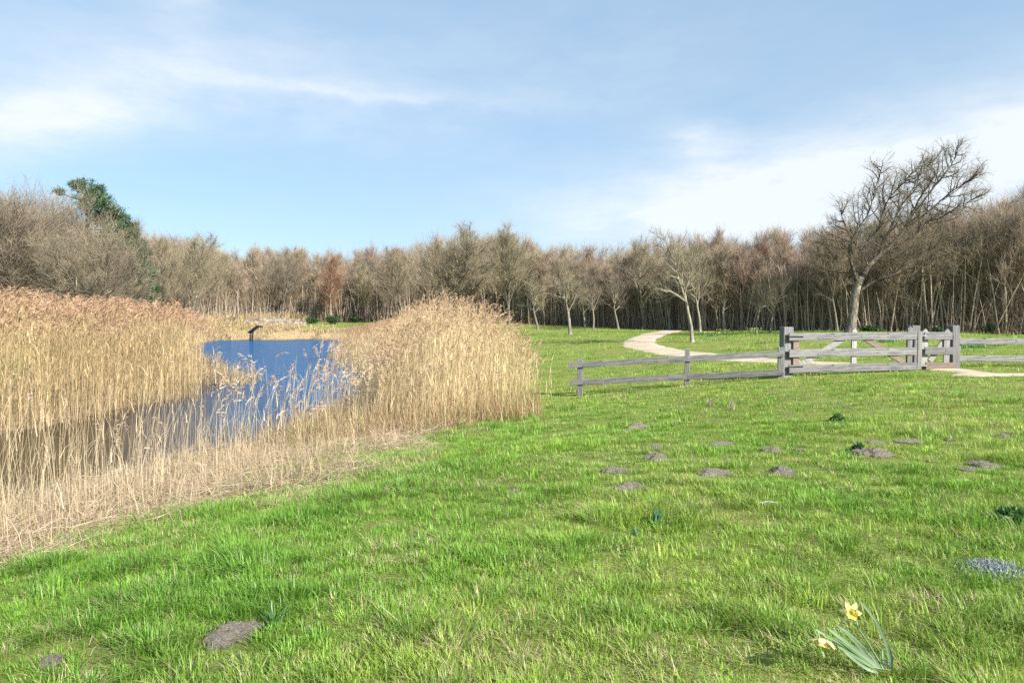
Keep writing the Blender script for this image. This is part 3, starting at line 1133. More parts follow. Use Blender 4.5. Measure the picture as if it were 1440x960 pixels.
def plant(name, meshes, x, y, s, rz, label, cat='tree', group=None, sxy=1.0, z=None, tilt=(0, 0)):
    e = link(name, None, None, (x, y, h1(x, y) if z is None else z))
    e.rotation_euler = (tilt[0], tilt[1], rz)
    e.scale = (s * sxy, s * sxy, s)
    link('trunk', meshes[0], e)
    link('crown', meshes[1], e)
    tag(e, label, cat, group)
    return e


WOOD = []
for k in range(7):
    WOOD.append(tree_meshes('wood_tree', dict(seed=100 + k, H=8, r=[.10, .085, .12, .09, .11, .08, .13][k], bare=[.30, .22, .36, .26, .33, .2, .28][k], nl=20, ll=[2.3, 2.0, 2.8, 2.2, 2.6, 1.9, 3.0][k],
                                              ang=(22, 46), wob=.06, lup=.13, shape=lambda u: 1.0 - .62 * u ** 1.5, nsub=8, sub_frac=.6, ntw=2600, tw=(.012, .022), tl=(.35, 1.1), tup=.6, spread=.45,
                                              fl=[((0, 0, 4.9), (1.5, 1.5, 2.5), 3200), ((0, 0, 3.0), (1.2, 1.2, 1.6), 900)]), M_BARKW, M_TWIGW))
WOODG = [(a, b) for a, b in WOOD]
ROUND = []
for k in range(4):
    ROUND.append(tree_meshes('round_tree', dict(seed=200 + k, H=7, r=.16, bare=.26, nl=18, ll=3.3, ang=(40, 72), wob=.09, lup=.10, nsub=9, ntw=4200,
                                                tw=(.009, .017), tl=(.25, .7), shape=lambda u: .85 - .55 * u ** 2, fl=[((0, 0, 4.3), (2.6, 2.6, 2.6), 5000)]), M_BARKD, M_TWIGG))
PARK = []
for k in range(4):
    PARK.append(tree_meshes('park_tree', dict(seed=300 + k, H=5, r=.115, bare=.36, nl=15, ll=2.3, ang=(30, 62), wob=.09, lup=.05, nsub=8, ntw=1900,
                                              tw=(.006, .011), tl=(.2, .5), shape=lambda u: .95 - .5 * u, fl=[((0, 0, 3.3), (1.3, 1.3, 1.5), 500)]), M_BARKP, M_TWIGP))
BUSHY = []
for k in range(3):
    BUSHY.append(tree_meshes('bushy_tree', dict(seed=400 + k, H=7, r=.11, bare=.12, nl=15, ll=3.0, ang=(28, 65), wob=.08, lup=.09, nsub=8, ntw=9000, stems=5,
                                                tw=(.008, .015), tl=(.25, .75), tup=.2, spread=.6, fl=[((0, 0, 3.2), (3.3, 3.3, 3.6), 17000)], fup=.35), M_BARKD, M_TWIGD))


def recolour(meshes, bark, twig):
    a, b = meshes[0].copy(), meshes[1].copy()
    if bark:
        a.materials[0] = bark
    b.materials[0] = twig
    return a, b


RED = recolour(PARK[1], M_BARKW, M_TWIGR)
RED2 = recolour(WOOD[3], M_BARKW, M_TWIGR)
VASE = tree_meshes('vase_tree', dict(seed=520, H=8, r=.13, bare=.2, nl=16, ll=4.0, ang=(14, 34), wob=.05, lup=.05, nsub=9, ntw=4500,
                                     tw=(.009, .016), tl=(.3, .8), tup=.5, shape=lambda u: 1 - .72 * u, fl=[((0, 0, 5.5), (2.6, 2.6, 2.9), 4000)]), M_BARKD, M_TWIGG)
OAK = tree_meshes('oak_tree', dict(seed=530, H=7.5, r=.22, bare=.22, nl=20, ll=4.2, ang=(35, 75), wob=.1, lup=.09, nsub=10, ntw=6000,
                                   tw=(.010, .018), tl=(.25, .75), shape=lambda u: .9 - .6 * u ** 1.5, fl=[((0, 0, 4.6), (3.5, 3.5, 2.8), 7000)]), M_BARKD, M_TWIGG)

# skyline of the wood (photo pixel -> pixel of the crown tops)
SKY_X = [-200, 0, 180, 220, 250, 300, 340, 400, 450, 500, 550, 600, 640, 700, 740, 770, 800, 850, 870, 900, 950, 1000, 1050, 1100, 1150, 1180, 1240, 1300, 1350, 1400, 1440, 1600]
SKY_Y = [300, 310, 325, 335, 338, 350, 360, 354, 360, 356, 352, 345, 340, 335, 335, 350, 348, 354, 352, 344, 340, 338, 335, 332, 324, 316, 306, 298, 294, 290, 280, 274]


def edgeY(px):
    return float(np.interp(px, [-400, 150, 220, 400, 600, 800, 1000, 1200, 1440, 1700, 2200], [60, 78, 82, 94, 88, 76, 60, 51, 45, 40, 34]))


SECT = [(430, 'slim bare tree in the wood behind the pond', 'trees of the wood behind the pond'),
        (900, 'slim bare tree in the crowded wood beyond the domed reed clump', 'trees of the wood beyond the reed clump'),
        (1180, 'slim bare tree in the crowded wood beyond the winding path', 'trees of the wood beyond the path'),
        (9999, 'slim bare tree in the dense wood behind the wooden gates', 'trees of the wood behind the gates')]
rw = random.Random(9)
cands = []
for row, (back, hs) in enumerate([(1.0, .84), (3.0, .92), (5.5, 1.0)]):
    px = 185
    while px < 1480:
        Y = edgeY(px) + back + rw.uniform(-.9, .9)
        step = [2.1, 2.1, 2.3][row]
        top = np.interp(px, SKY_X, SKY_Y)
        x = px_x(px, Y)
        z = h1(x, Y)
        Hh = ((443 - top) / F * Y + 1.65 - z) * hs * rw.uniform(.84, 1.05)
        cands.append((px, x, Y, z, Hh))
        px += step * F / Y * rw.uniform(.6, 1.4)
print('wood trees', len(cands))
for px, x, Y, z, Hh in cands:
    if path_d(np.array([x]), np.array([Y]))[0] < .5:
        continue
    for lim, lab, grp in SECT:
        if px < lim:
            break
    ms = WOOD[rw.randrange(7)]
    s = Hh / 7.75
    plant('bare_tree', ms, x, Y, s, rw.uniform(0, 6.28), lab, 'tree', grp, max(.85, min(1.25, 1.0 / s)) * rw.uniform(.9, 1.2))

# the depth of the wood: everything behind those rows, which reads as one mass
def arrays(me):
    n = len(me.vertices)
    v = np.empty(n * 3, np.float32)
    me.vertices.foreach_get('co', v)
    l = np.empty(len(me.loops), np.int32)
    me.loops.foreach_get('vertex_index', l)
    st = np.empty(len(me.polygons), np.int32)
    me.polygons.foreach_get('loop_start', st)
    tot = np.diff(np.append(st, len(l)))
    v = v.reshape(-1, 3)
    q = l[st[tot == 4][:, None] + np.arange(4)] if (tot == 4).any() else np.zeros((0, 4), int)
    t = l[st[tot == 3][:, None] + np.arange(3)] if (tot == 3).any() else np.zeros((0, 3), int)
    return v, q, t


WA = [(arrays(a), arrays(b)) for a, b in WOOD[:4]]
bt, bc = MB(), MB()
for row, back in enumerate([8.5, 12, 16, 21, 27]):
    px = -60
    while px < 1560:
        Y = edgeY(px) + back + rw.uniform(-1.5, 1.5)
        top = np.interp(px, SKY_X, SKY_Y)
        x = px_x(px, Y)
        z = h1(x, Y)
        s = ((443 - top) / F * Y + 1.65 - z) * rw.uniform(.84, 1.02) / 7.75
        a = rw.uniform(0, 6.28)
        M = np.array([[math.cos(a), -math.sin(a), 0], [math.sin(a), math.cos(a), 0], [0, 0, 1]]) * s
        (v, q, t), (v2, q2, t2) = WA[rw.randrange(4)]
        bt.add(v @ M.T + np.array([x, Y, z]), q, t)
        keep = np.random.default_rng(int(px) + 999).random(len(t2)) < .42
        bc.add(v2 @ M.T + np.array([x, Y, z]), q2, t2[keep])
        px += 3.2 * F / Y * rw.uniform(.6, 1.4)
# crowded thin poles between the trees
for k in range(3600):
    px = rw.uniform(160, 1500)
    back = .2 + 16 * rw.random() ** 2.2
    Y = edgeY(px) + back
    x = px_x(px, Y)
    z = h1(x, Y)
    hh = rw.uniform(2.5, 5.6)
    lx, ly = rw.gauss(0, .14), rw.gauss(0, .14)
    r0 = .022 + .06 * rw.random() ** 1.8
    P = np.array([(x, Y, z - .1), (x + lx * hh * .5 + rw.gauss(0, .05), Y + ly * hh * .5, z + hh * .5), (x + lx * hh, Y + ly * hh, z + hh)])
    tube(bt, P, [r0, r0 * .75, r0 * .3], 4, None, False)
# brushwood understorey
n = 150000
px = rng.uniform(150, 1500, n)
Y = np.interp(px, [-400, 150, 220, 400, 600, 800, 1000, 1200, 1440, 1700, 2200], [60, 78, 82, 94, 88, 76, 60, 51, 45, 40, 34]) + .3 + 25 * rng.random(n) ** 2.0
x = (px - 720) / F * Y
P = np.stack([x, Y, height(x, Y) + 5.2 * rng.random(n) ** 1.1], -1)
D = rng.normal(0, .5, (n, 3)) + np.array([0, 0, 1.0])
D /= np.linalg.norm(D, axis=1, keepdims=True)
spikes(bc, P, D, rng.uniform(.5, 1.4, n), rng.uniform(.012, .030, n))
bf = MB()
n = 75000
px = rng.uniform(150, 1500, n)
Y = np.interp(px, [-400, 150, 220, 400, 600, 800, 1000, 1200, 1440, 1700, 2200], [60, 78, 82, 94, 88, 76, 60, 51, 45, 40, 34]) + .1 + 7 * rng.random(n) ** 1.4
x = (px - 720) / F * Y
P = np.stack([x, Y, height(x, Y) + 3.4 * rng.random(n) ** 1.3], -1)
D = rng.normal(0, .6, (n, 3)) + np.array([0, 0, .9])
D /= np.linalg.norm(D, axis=1, keepdims=True)
spikes(bf, P, D, rng.uniform(.4, 1.1, n), rng.uniform(.010, .022, n))
e = tag(link('woodland', bt.mesh('woodland_trunks', M_BARKW)), 'depth of the bare brown wood, crowded trunks and brushwood behind its front trees', 'woodland', None, 'stuff')
tw = link('brushwood', bc.mesh('woodland_crowns', M_TWIGW), e)
tw['kind'] = 'stuff'
sc_ = link('scrub', bf.mesh('woodland_scrub', M_SCRUB), e)
sc_['kind'] = 'stuff'

# single trees of the park and the wood's edge
def put(ms, px, Y, top, rz, label, name='bare_tree', Hn=None, sxy=1.0, group=None, base=None):
    x = px_x(px, Y)
    if base:
        z = at(px, base, Y)[2]
        z = min(max(z, h1(x, Y) - .15), h1(x, Y))
    else:
        z = h1(x, Y)
    Hh = (443 - top) / F * Y + 1.65 - z
    return plant(name, ms, x, Y, Hh / Hn, rz, label, 'tree', group, sxy, z)


G_PARK = 'young trees in the grass before the wood'


def park(k, px, basey, top, label, sxy=1.0, ms=None, Y=None):
    if Y is None:
        Y = ground_at(px, basey)[1]
        Y = min(Y, edgeY(px) - .5)
    return put(ms or PARK[k], px, Y, top, k * 1.7 + px, label, 'park_tree', 5.0, sxy, G_PARK)


park(0, 802, 471, 368, 'round-crowned young tree with a pale straight trunk standing alone in the grass by the reeds', 1.1)
park(1, 757, 464, 385, 'thin young tree rising just behind the right end of the reed clump', 1.0)
park(2, 834, 464, 388, 'slim young tree right behind the lone round-crowned one', .9)
park(3, 822, 462, 392, 'spindly young tree between the lone round-crowned one and the wood', .8)
park(1, 870, 463, 380, 'yellowish young tree beside the bend where the path nears the wood', .9)
park(2, 905, 463, 336, 'taller knotty tree with a thick lichen-grey trunk at the end of the path', .75)
park(0, 942, 462, 380, 'young tree with a yellow lichen trunk right of the end of the path', .9)
park(3, 974, 481, 322, 'tall forked lichen-yellow tree in the grass inside the bend of the path', .8)
park(0, 985, 467, 345, 'pale straight-trunked tree right behind the forked lichen-yellow one', .7)
park(1, 1020, 465, 372, 'slender pale tree halfway between the forked tree and the two leaning ones', .75)
park(2, 1064, 470, 385, 'small leaning tree with a pale trunk, left one of a close pair before the wood', .85)
park(3, 1083, 468, 390, 'small leaning tree with a thin trunk, right one of a close pair before the wood', .8)
park(1, 1178, 465, 345, 'pale slender tree right behind the wide gate, left of the big leaning tree', .6)
park(0, 1010, 463, 385, 'thin sapling at the edge of the wood beside the slender pale tree', .7)
put(RED, 838, 80, 372, .4, 'russet-twigged tree in the wood edge behind the lone round-crowned tree', 'bare_tree', 5.0, 1.15)
put(RED2, 465, 88, 366, .4, 'russet-twigged round tree at the wood edge across the pond', 'bare_tree', 7.9, 1.1)
put(RED2, 1075, 58.5, 350, 2.4, 'russet-tinged tree in the wood behind the close pair of leaning trees', 'bare_tree', 7.9, 1.1)
put(OAK, 628, 72, 326, 1.0, 'broad dark-limbed round tree rising behind the reed dome', 'round_tree', 7.2, 1.0)
put(VASE, 716, 73, 319, 2.0, 'tall vase-shaped tree with upright branches right of the broad round tree', 'vase_tree', 8.4, .95)
put(ROUND[1], 560, 84, 352, 2.6, 'rounded grey tree left of the broad dark-limbed one behind the reeds', 'round_tree', 7.0, .9)
put(ROUND[2], 395, 92, 352, .7, 'rounded dark tree topping the skyline above the black lectern', 'round_tree', 7.0, .8)
put(ROUND[3], 270, 76, 328, 1.9, 'broad fine-twigged tree at the left end of the wood across the pond', 'round_tree', 7.0, .95)
put(ROUND[0], 232, 72, 338, .2, 'lower bushy tree between the conifers and the broad fine-twigged tree', 'round_tree', 7.0, .8)
put(BUSHY[0], 136, 37, 326, .5, 'spreading olive-grey bushy tree whose pale branches droop towards the pond', 'bushy_tree', 6.0, .82)
put(BUSHY[1], 62, 42, 276, 2.2, 'tallest purplish-brown bushy tree of the cluster behind the left reeds', 'bushy_tree', 6.2, .72)
put(BUSHY[2], 16, 38, 284, 1.2, 'broad grey-brown bushy tree at the left edge behind the reed bed', 'bushy_tree', 6.0, 1.0)
put(BUSHY[0], -60, 40, 282, 3.0, 'bushy grey tree half out of view at the far left', 'bushy_tree', 5.9, 1.1)
put(BUSHY[2], 26, 54, 296, 4.0, 'brown bushy tree filling the gap behind the left cluster', 'bushy_tree', 5.9, 1.1)


# ------------------------------------------------------------------ the big leaning tree
def big_tree():
    rs = np.random.default_rng(77)
    Y0 = 38.0
    bx, by = px_x(1197, Y0), Y0
    e = link('leaning_tree', None, None, (bx, by, h1(bx, by)))
    org = np.array([bx, by, h1(bx, by)])

    def pl(pts, dy0, dy1):
        n = len(pts)
        A = np.array([at(960 + c[0] / 3, 200 + c[1] / 3, Y0 + dy0 + (dy1 - dy0) * k / (n - 1)) for k, c in enumerate(pts)])
        return catmull(A, 5) - org
    tm, lm, cm = MB(), MB(), MB()
    trunk = pl([(705, 812), (712, 770), (722, 700), (726, 650), (738, 600), (752, 570)], 0, 0)
    trunk[0, 2] = -.2
    main = [
        (pl([(742, 600), (785, 525), (830, 480), (872, 448), (912, 405), (945, 365), (985, 290), (1030, 220), (1065, 175), (1110, 120)], 0, .8), .20, .022),
        (pl([(735, 590), (722, 540), (716, 470), (728, 440)], 0, -.6), .15, .08),
        (pl([(728, 445), (775, 425), (825, 350), (850, 250), (890, 180), (940, 120), (990, 55)], -.6, -1.2), .085, .015),
        (pl([(722, 480), (712, 430), (745, 370), (800, 300), (835, 200), (870, 110)], -.5, -1.6), .07, .012),
        (pl([(748, 625), (820, 582), (870, 570), (980, 530), (1100, 490), (1200, 450), (1275, 425)], 0, -1.5), .12, .02),
        (pl([(830, 480), (850, 420), (900, 320), (960, 220), (1010, 130), (1060, 80)], .2, 1.8), .09, .014),
        (pl([(872, 448), (950, 430), (1020, 350), (1090, 320), (1180, 260), (1255, 210)], .3, 1.4), .10, .014),
        (pl([(945, 365), (1040, 290), (1120, 230), (1190, 190), (1235, 150)], .6, -.6), .07, .012),
        (pl([(985, 290), (1060, 190), (1120, 110), (1150, 60)], .6, 1.5), .06, .012),
        (pl([(785, 525), (760, 470), (700, 400), (670, 330), (660, 290)], 0, 1.5), .06, .012),
        (pl([(760, 560), (800, 500), (900, 510), (1000, 470), (1090, 420), (1160, 400)], 0, 1.8), .07, .012),
        (pl([(870, 570), (930, 600), (1010, 560), (1090, 555), (1140, 530)], -.4, -2), .05, .012),
    ]
    tube(tm, trunk, np.interp(np.linspace(0, 1, len(trunk)), [0, .1, .3, .7, 1], [.37, .27, .23, .215, .20]), 12)
    lines = []
    for P, r0, r1 in main:
        P = P + np.cumsum(rs.normal(0, .035, P.shape), 0) * (np.linspace(0, 1, len(P))[:, None])
        r0, r1 = r0 * .82, r1 * .8
        tube(lm, P, np.linspace(r0 ** .7, r1 ** .7, len(P)) ** (1 / .7), 8)
        L = np.linalg.norm(np.diff(P, axis=0), axis=1).sum()
        nb = int(L * 5)
        for k in range(nb):
            t = .18 + .8 * (k + rs.random()) / nb
            p, tan = sample(P, t)
            if p[2] < 2.3:
                continue
            L2 = rs.uniform(.8, 2.4) * (1.2 - .95 * t) + .25
            sb = limb(p, side_dir(tan, R(rs.uniform(30, 75)), rs.random() * 6.28), L2, 7, .13, .07, rs)
            tube(lm, sb, .03 * (1 - np.linspace(0, 1, 8) * .75), 4, None, False)
            lines.append(sb)
            for q in range(7):
                p2, t2 = sample(sb, .2 + .78 * (q + rs.random()) / 7)
                s2 = limb(p2, side_dir(t2, R(rs.uniform(25, 65)), rs.random() * 6.28), L2 * rs.uniform(.3, .55), 4, .2, .04, rs)
                tube(cm, s2, .011 * (1 - np.linspace(0, 1, 5) * .6), 3, None, False)
                lines.append(s2)
    twiggy(cm, lines, 17000, rs, (.15, .5), (.006, .010), .3, 1.3, .55)
    link('trunk', tm.mesh('leaning_trunk', M_BARKM), e)
    link('limbs', lm.mesh('leaning_limbs', M_BARKL), e)
    link('crown', cm.mesh('leaning_crown', M_TWIGBIG), e)
    tag(e, 'large old bare tree with dark forked limbs leaning right behind the wide gate', 'tree')


M_BARKL = mat_bark('bark_limb', (.03, .026, .022), (.11, .096, .08), (.22, .215, .11), .18)
M_TWIGBIG = mat_twig('twigs_lichen', [(.21, .18, .13), (.21, .18, .13)])
big_tree()


# ------------------------------------------------------------------ evergreens
def needle_clump(mb, c, r, n, col, rs, L=(.10, .2), w=.02):
    P = rs.normal(0, .45, (n, 3)) * r * np.array([1, 1, .6]) + c
    D = rs.normal(0, .6, (n, 3)) + np.array([0, 0, .6])
    D /= np.linalg.norm(D, axis=1, keepdims=True)
    spikes(mb, P, D, rs.uniform(*L, n), w, np.tile(np.array(col), (n, 1)) * rs.uniform(.6, 1.35, (n, 1)), rs.normal(size=(n, 3)))


def pine(px, Y, pts, label, rad, seed, trunk_top, ncl=150):
    """pts: photo-pixel outline blobs (px, py, radius px) of the crown"""
    rs = np.random.default_rng(seed)
    x = px_x(px, Y)
    org = np.array([x, Y, h1(x, Y)])
    e = link('pine_tree', None, None, org)
    tm, cm = MB(), MB()
    top = at(*trunk_top, Y) - org
    tr = catmull(np.array([(0, 0, -.2), (.1, 0, top[2] * .35), tuple(top * np.array([.6, 1, .7])), tuple(top)]), 5)
    tube(tm, tr, np.linspace(.28, .05, len(tr)), 9)
    for bx, by, br in pts:
        c = at(bx, by, Y + rs.uniform(-1.2, 1.2)) - org
        r = br / F * Y
        p, tan = sample(tr, np.clip((c[2] - .6) / top[2], .3, .97))
        mid = (p + c) / 2 - np.array([0, 0, .15])
        tube(tm, catmull(np.array([p, mid, c]), 4), np.linspace(.07, .02, 9), 5)
        for k in range(int(ncl * (br / 20) ** 1.3)):
            d = unit(rs.normal(0, 1, 3)) * rs.random() ** .4 * r * np.array([1.1, 1.1, .75])
            needle_clump(cm, c + d, rad * rs.uniform(.6, 1.3), 46, (.065, .115, .04), rs, (.14, .32), .042)
    link('trunk', tm.mesh('pine_trunk', M_BARKD), e)
    link('crown', cm.mesh('pine_crown', M_LEAF), e)
    tag(e, label, 'pine tree')


pine(125, 50, [(118, 262, 15), (105, 262, 9), (132, 270, 15), (142, 285, 15), (152, 292, 12), (162, 300, 11), (172, 308, 10), (182, 318, 10),
               (120, 285, 16), (140, 305, 16), (160, 320, 14), (84, 270, 6), (178, 330, 13), (150, 310, 15), (186, 326, 8), (170, 345, 14)],
     'dark green pine top rising above the bushy trees behind the left reeds', .28, 5, (122, 262), 44)
pine(196, 47, [(196, 345, 9), (200, 358, 11), (194, 372, 13), (203, 386, 14), (196, 400, 15), (208, 410, 14), (190, 415, 14), (200, 425, 16), (214, 428, 12), (180, 395, 10)],
     'dark narrow evergreen beside the drooping bushy tree at the left bank', .28, 6, (197, 345), 60)


def bush(px, basey, wpx, hpx, Y, label, col=(.06, .11, .03), seed=0, n=2400):
    rs = np.random.default_rng(seed)
    x = px_x(px, Y)
    z = h1(x, Y)
    e = link('evergreen_shrub', None, None, (x, Y, z))
    w, h = wpx / F * Y / 2, hpx / F * Y
    sm, cm = MB(), MB()
    for k in range(7):
        a = rs.random() * 6.28
        tip = np.array([math.cos(a) * w * .6, math.sin(a) * w * .6, h * rs.uniform(.5, .85)])
        tube(sm, np.array([(0, 0, -.1), tip * .5 + np.array([0, 0, .05]), tip]), [.04, .025, .012], 5)
    lob = [(np.array([rs.uniform(-.6, .6) * w, rs.uniform(-.6, .6) * w, h * rs.uniform(.3, .7)]), rs.uniform(.35, .6)) for _ in range(8)]
    P = []
    for k in range(n):
        c, r = lob[rs.integers(8)]
        d = unit(rs.normal(0, 1, 3)) * (rs.random() ** .35) * r
        P.append(c + d * np.array([w, w, h * .6]))
    P = np.array(P)
    P[:, 2] = np.maximum(P[:, 2], .03)
    D = rs.normal(0, 1, (n, 3)) + np.array([0, 0, .4])
    D /= np.linalg.norm(D, axis=1, keepdims=True)
    spikes(cm, P, D, rs.uniform(.1, .2, n), rs.uniform(.06, .11, n), np.tile(np.array(col), (n, 1)) * rs.uniform(.55, 1.5, (n, 1)), rs.normal(size=(n, 3)))
    link('stems', sm.mesh('shrub_stems', M_BARKD), e)
    link('foliage', cm.mesh('shrub_foliage', M_LEAF), e)
    tag(e, label, 'shrub')


bush(324, 450, 26, 12, 79, 'low rounded green shrub in the straw left of the stone wall', (.08, .13, .03), 1)
bush(437, 455, 20, 10, 85, 'low dark shrub at the right end of the stone wall', (.05, .10, .03), 2)
bush(468, 456, 24, 13, 84, 'wider dark evergreen shrub at the wood edge on the far lawn', (.04, .085, .025), 3)
bush(551, 448, 12, 16, 78, 'small upright dark shrub just left of the reed dome', (.04, .085, .025), 4)
bush(500, 455, 16, 9, 88, 'small shrub under the trees between the wide evergreen and the reed dome', (.05, .095, .03), 5, 1400)
bush(1228, 468, 24, 10, 49, 'dark green bramble at the wood edge behind the wide gate', (.05, .095, .03), 6)
bush(1318, 468, 14, 9, 47.5, 'dark ivy-green shrub in the wood behind the small gate', (.045, .085, .025), 7)
bush(1388, 465, 13, 13, 46.5, 'dark evergreen shrub among trunks above the right fence', (.04, .075, .025), 8)


# ------------------------------------------------------------------ timber: fences, gates, posts
def box_mesh(name, size, mat, bev=.008, seed=0, point=False, jitter=.004):
    """a sawn board: bevelled box, slightly uneven, optional pointed top"""
    import bmesh
    bm = bmesh.new()
    sx, sy, sz = [s / 2 for s in size]
    if point:
        w = sx
        pts = [(-w, -sz), (w, -sz), (w, sz - w * 1.0), (0, sz), (-w, sz - w * 1.0)]
        f = [bm.verts.new((a, -sy, b)) for a, b in pts]
        g = [bm.verts.new((a, sy, b)) for a, b in pts]
        bm.faces.new(f)
        bm.faces.new(g[::-1])
        for k in range(5):
            bm.faces.new((f[(k + 1) % 5], f[k], g[k], g[(k + 1) % 5]))
    else:
        bmesh.ops.create_cube(bm, size=1)
        for v in bm.verts:
            v.co = Vector((v.co.x * size[0], v.co.y * size[1], v.co.z * size[2]))
        ax = int(np.argmax(size))
        cuts = max(1, int(size[ax] / .35))
        eds = [e for e in bm.edges if abs((e.verts[0].co - e.verts[1].co)[ax]) > size[ax] * .9]
        bmesh.ops.subdivide_edges(bm, edges=eds, cuts=cuts, use_grid_fill=True)
        rs = random.Random(seed)
        off = {}
        for v in bm.verts:
            key = round(v.co[ax], 3)
            if key not in off:
                off[key] = (rs.gauss(0, jitter), rs.gauss(0, jitter))
            o = off[key]
            j = 0
            for a in range(3):
                if a != ax:
                    v.co[a] += o[j]
                    j += 1
    bmesh.ops.bevel(bm, geom=[e for e in bm.edges if e.calc_face_angle(0) > .6], offset=bev, segments=1, affect='EDGES')
    me = bpy.data.meshes.new(name)
    bm.to_mesh(me)
    bm.free()
    me.materials.append(mat)
    return me


def board(name, a, b, hgt, thick, mat, parent, org, seed=0, ext=0.0, label=None):
    """a horizontal or slanted board from a to b (world), hgt tall, thick in depth"""
    a, b = Vector(a), Vector(b)
    d = b - a
    L = d.length + ext
    me = box_mesh(name, (L, thick, hgt), mat, .006, seed)
    o = link(name, me, parent)
    o.location = (a + b) / 2 - Vector(org)
    yaw = math.atan2(d.y, d.x)
    pitch = -math.asin(max(-1, min(1, d.z / d.length)))
    o.rotation_euler = (0, pitch, yaw)
    if label:
        o['label'] = label
    return o


def upright(name, base, hgt, w, dpt, mat, parent, org, seed=0, rz=0, point=False, tilt=0.0, label=None):
    me = box_mesh(name, (w, dpt, hgt), mat, .007, seed, point)
    o = link(name, me, parent)
    o.location = Vector(base) + Vector((0, 0, hgt / 2)) - Vector(org)
    o.rotation_euler = (0, tilt, rz)
    if label:
        o['label'] = label
    return o


# left fence
A, B, Cc = at(816, 504.5, 20.7), at(966.5, 491, 20.1), at(1098, 488, 19.45)
org = (A[0], A[1], h1(A[0], A[1]))
fe = link('rail_fence', None, None, org)
fz = math.atan2(Cc[1] - A[1], Cc[0] - A[0])
for k, (p, w) in enumerate(((A, .16), (B, .14), (Cc, .15))):
    zb = h1(p[0], p[1]) - .3
    upright('post', (p[0], p[1], zb), p[2] - zb, w, .12, M_POST, fe, org, k, fz)
nrm = np.array([math.sin(fz), -math.cos(fz), 0]) * .085
for k, (l, m_, r_, hh) in enumerate((((800, 513.4, 20.76), (966, 504, 20.1), (1101, 496.8, 19.43), .165), ((801.5, 537.4, 20.76), (966, 529.4, 20.1), (1101, 523, 19.43), .165))):
    l, m_, r_ = at(*l) + nrm, at(*m_) + nrm, at(*r_) + nrm
    board('rail', l, m_, hh, .045, M_RAIL, fe, org, 10 + k, -.004)
    board('rail', m_, r_, hh, .045, M_RAIL, fe, org, 20 + k, -.004)
tag(fe, 'low grey two-rail wooden fence running down from the gate to the reeds', 'fence')

# right fence
YF = 21.6
fr = link('rail_fence', None, None, (px_x(1349, YF), YF, h1(px_x(1349, YF), YF)))
org = tuple(fr.location)
for k, xx in enumerate((px_x(1348, YF), px_x(1348, YF) + 3.1, px_x(1348, YF) + 6.2)):
    zb = h1(xx, YF) - .3
    upright('post', (xx, YF, zb), .98 - zb, .10, .12, M_PALE if k == 0 else M_POST, fr, org, 30 + k)
for k, py in enumerate((479.7, 503.5)):
    z = at(1400, py, YF)[2]
    board('rail', (px_x(1346.5, YF), YF - .088, z), (px_x(1346.5, YF) + 3.15, YF - .088, z + .0), .185, .045, M_RAIL, fr, org, 40 + k, -.004)
    board('rail', (px_x(1346.5, YF) + 3.15, YF - .088, z), (px_x(1346.5, YF) + 6.4, YF - .088, z + .03), .185, .045, M_RAIL, fr, org, 50 + k, -.004)
tag(fr, 'grey two-rail wooden fence continuing right from the small gate', 'fence')

# posts of the gates
GL, GR = at(1110, 496, 19.35), at(1290, 493, 20.6)
gz = math.atan2(GR[1] - GL[1], GR[0] - GL[0])
gd = np.array([math.cos(gz), math.sin(gz), 0])
gn = np.array([math.sin(gz), -math.cos(gz), 0])   # towards the camera


def gate_post(px, topy, Y, w, d, label, lean=0.0, seed=0, rz=0.0):
    t = at(px, topy, Y)
    zb = h1(t[0], t[1])
    e = link('gate_post', box_mesh('gate_post', (w, d, t[2] - zb + .35), M_POST, .012, seed), None, (t[0], t[1], (t[2] + zb - .35) / 2))
    e.rotation_euler = (0, lean, rz)
    tag(e, label, 'gate post', 'gate posts')
    return e


gate_post(1106, 459.5, 19.55, .32, .22, 'thick grey post at the left end of the wide gate', 0, 1, gz)
gate_post(1284.5, 457.5, 20.9, .30, .24, 'grey post between the wide gate and the small gate', 0, 2, gz)
gate_post(1341, 457.5, 21.1, .28, .24, 'grey slightly tilted post right of the small gate', -.02, 3, gz)

# wide gate
gorg = tuple(np.array([GL[0], GL[1], h1(GL[0], GL[1])]))
ge = link('field_gate', None, None, gorg)
for k, (yl, yr) in enumerate(((473.6, 472.0), (496.8, 493.6), (518.8, 514.8))):
    a, b = at(1109.5, yl, 19.33), at(1289, yr, 20.6)
    board('gate_board', a, b, .225, .04, M_RAIL, ge, gorg, 60 + k)
zlo = at(1200, 520, 20)[2]


def gpoint(f, z, back=0.0):
    p = GL + (GR - GL) * f - gn * back
    return np.array([p[0], p[1], z])


for f, w, top, mt in ((.055, .20, 1.12, M_WARM), (.497, .17, 1.27, M_PALE), (.945, .18, 1.33, M_POST)):
    p = gpoint(f, 0.0, .048)
    upright('stile', (p[0], p[1], .02), top - .02, w, .05, mt, ge, gorg, 70, gz, f > .3)
board('brace', gpoint(.08, .20, .05), gpoint(.42, .98, .05), .17, .045, M_PALE, ge, gorg, 81)
board('brace', gpoint(.575, .99, .05), gpoint(.90, .24, .05), .17, .045, M_WARM, ge, gorg, 82)
p = at(1293, 495, 20.62)
upright('end_board', (p[0], p[1], .0), 1.16, .12, .05, M_PALE, ge, gorg, 83, gz - .5, label='bleached upright end board of the gate')
for zz in (1.04, .18):
    mbh = MB()
    c = gpoint(.03, zz, -.035)
    tube(mbh, np.array([c - gd * .16, c + gd * .3]) - np.array(gorg), .018, 6)
    link('hinge', mbh.mesh('hinge', M_BLACK), ge)
tag(ge, 'wide grey wooden field gate with three boards and slanted braces', 'gate')

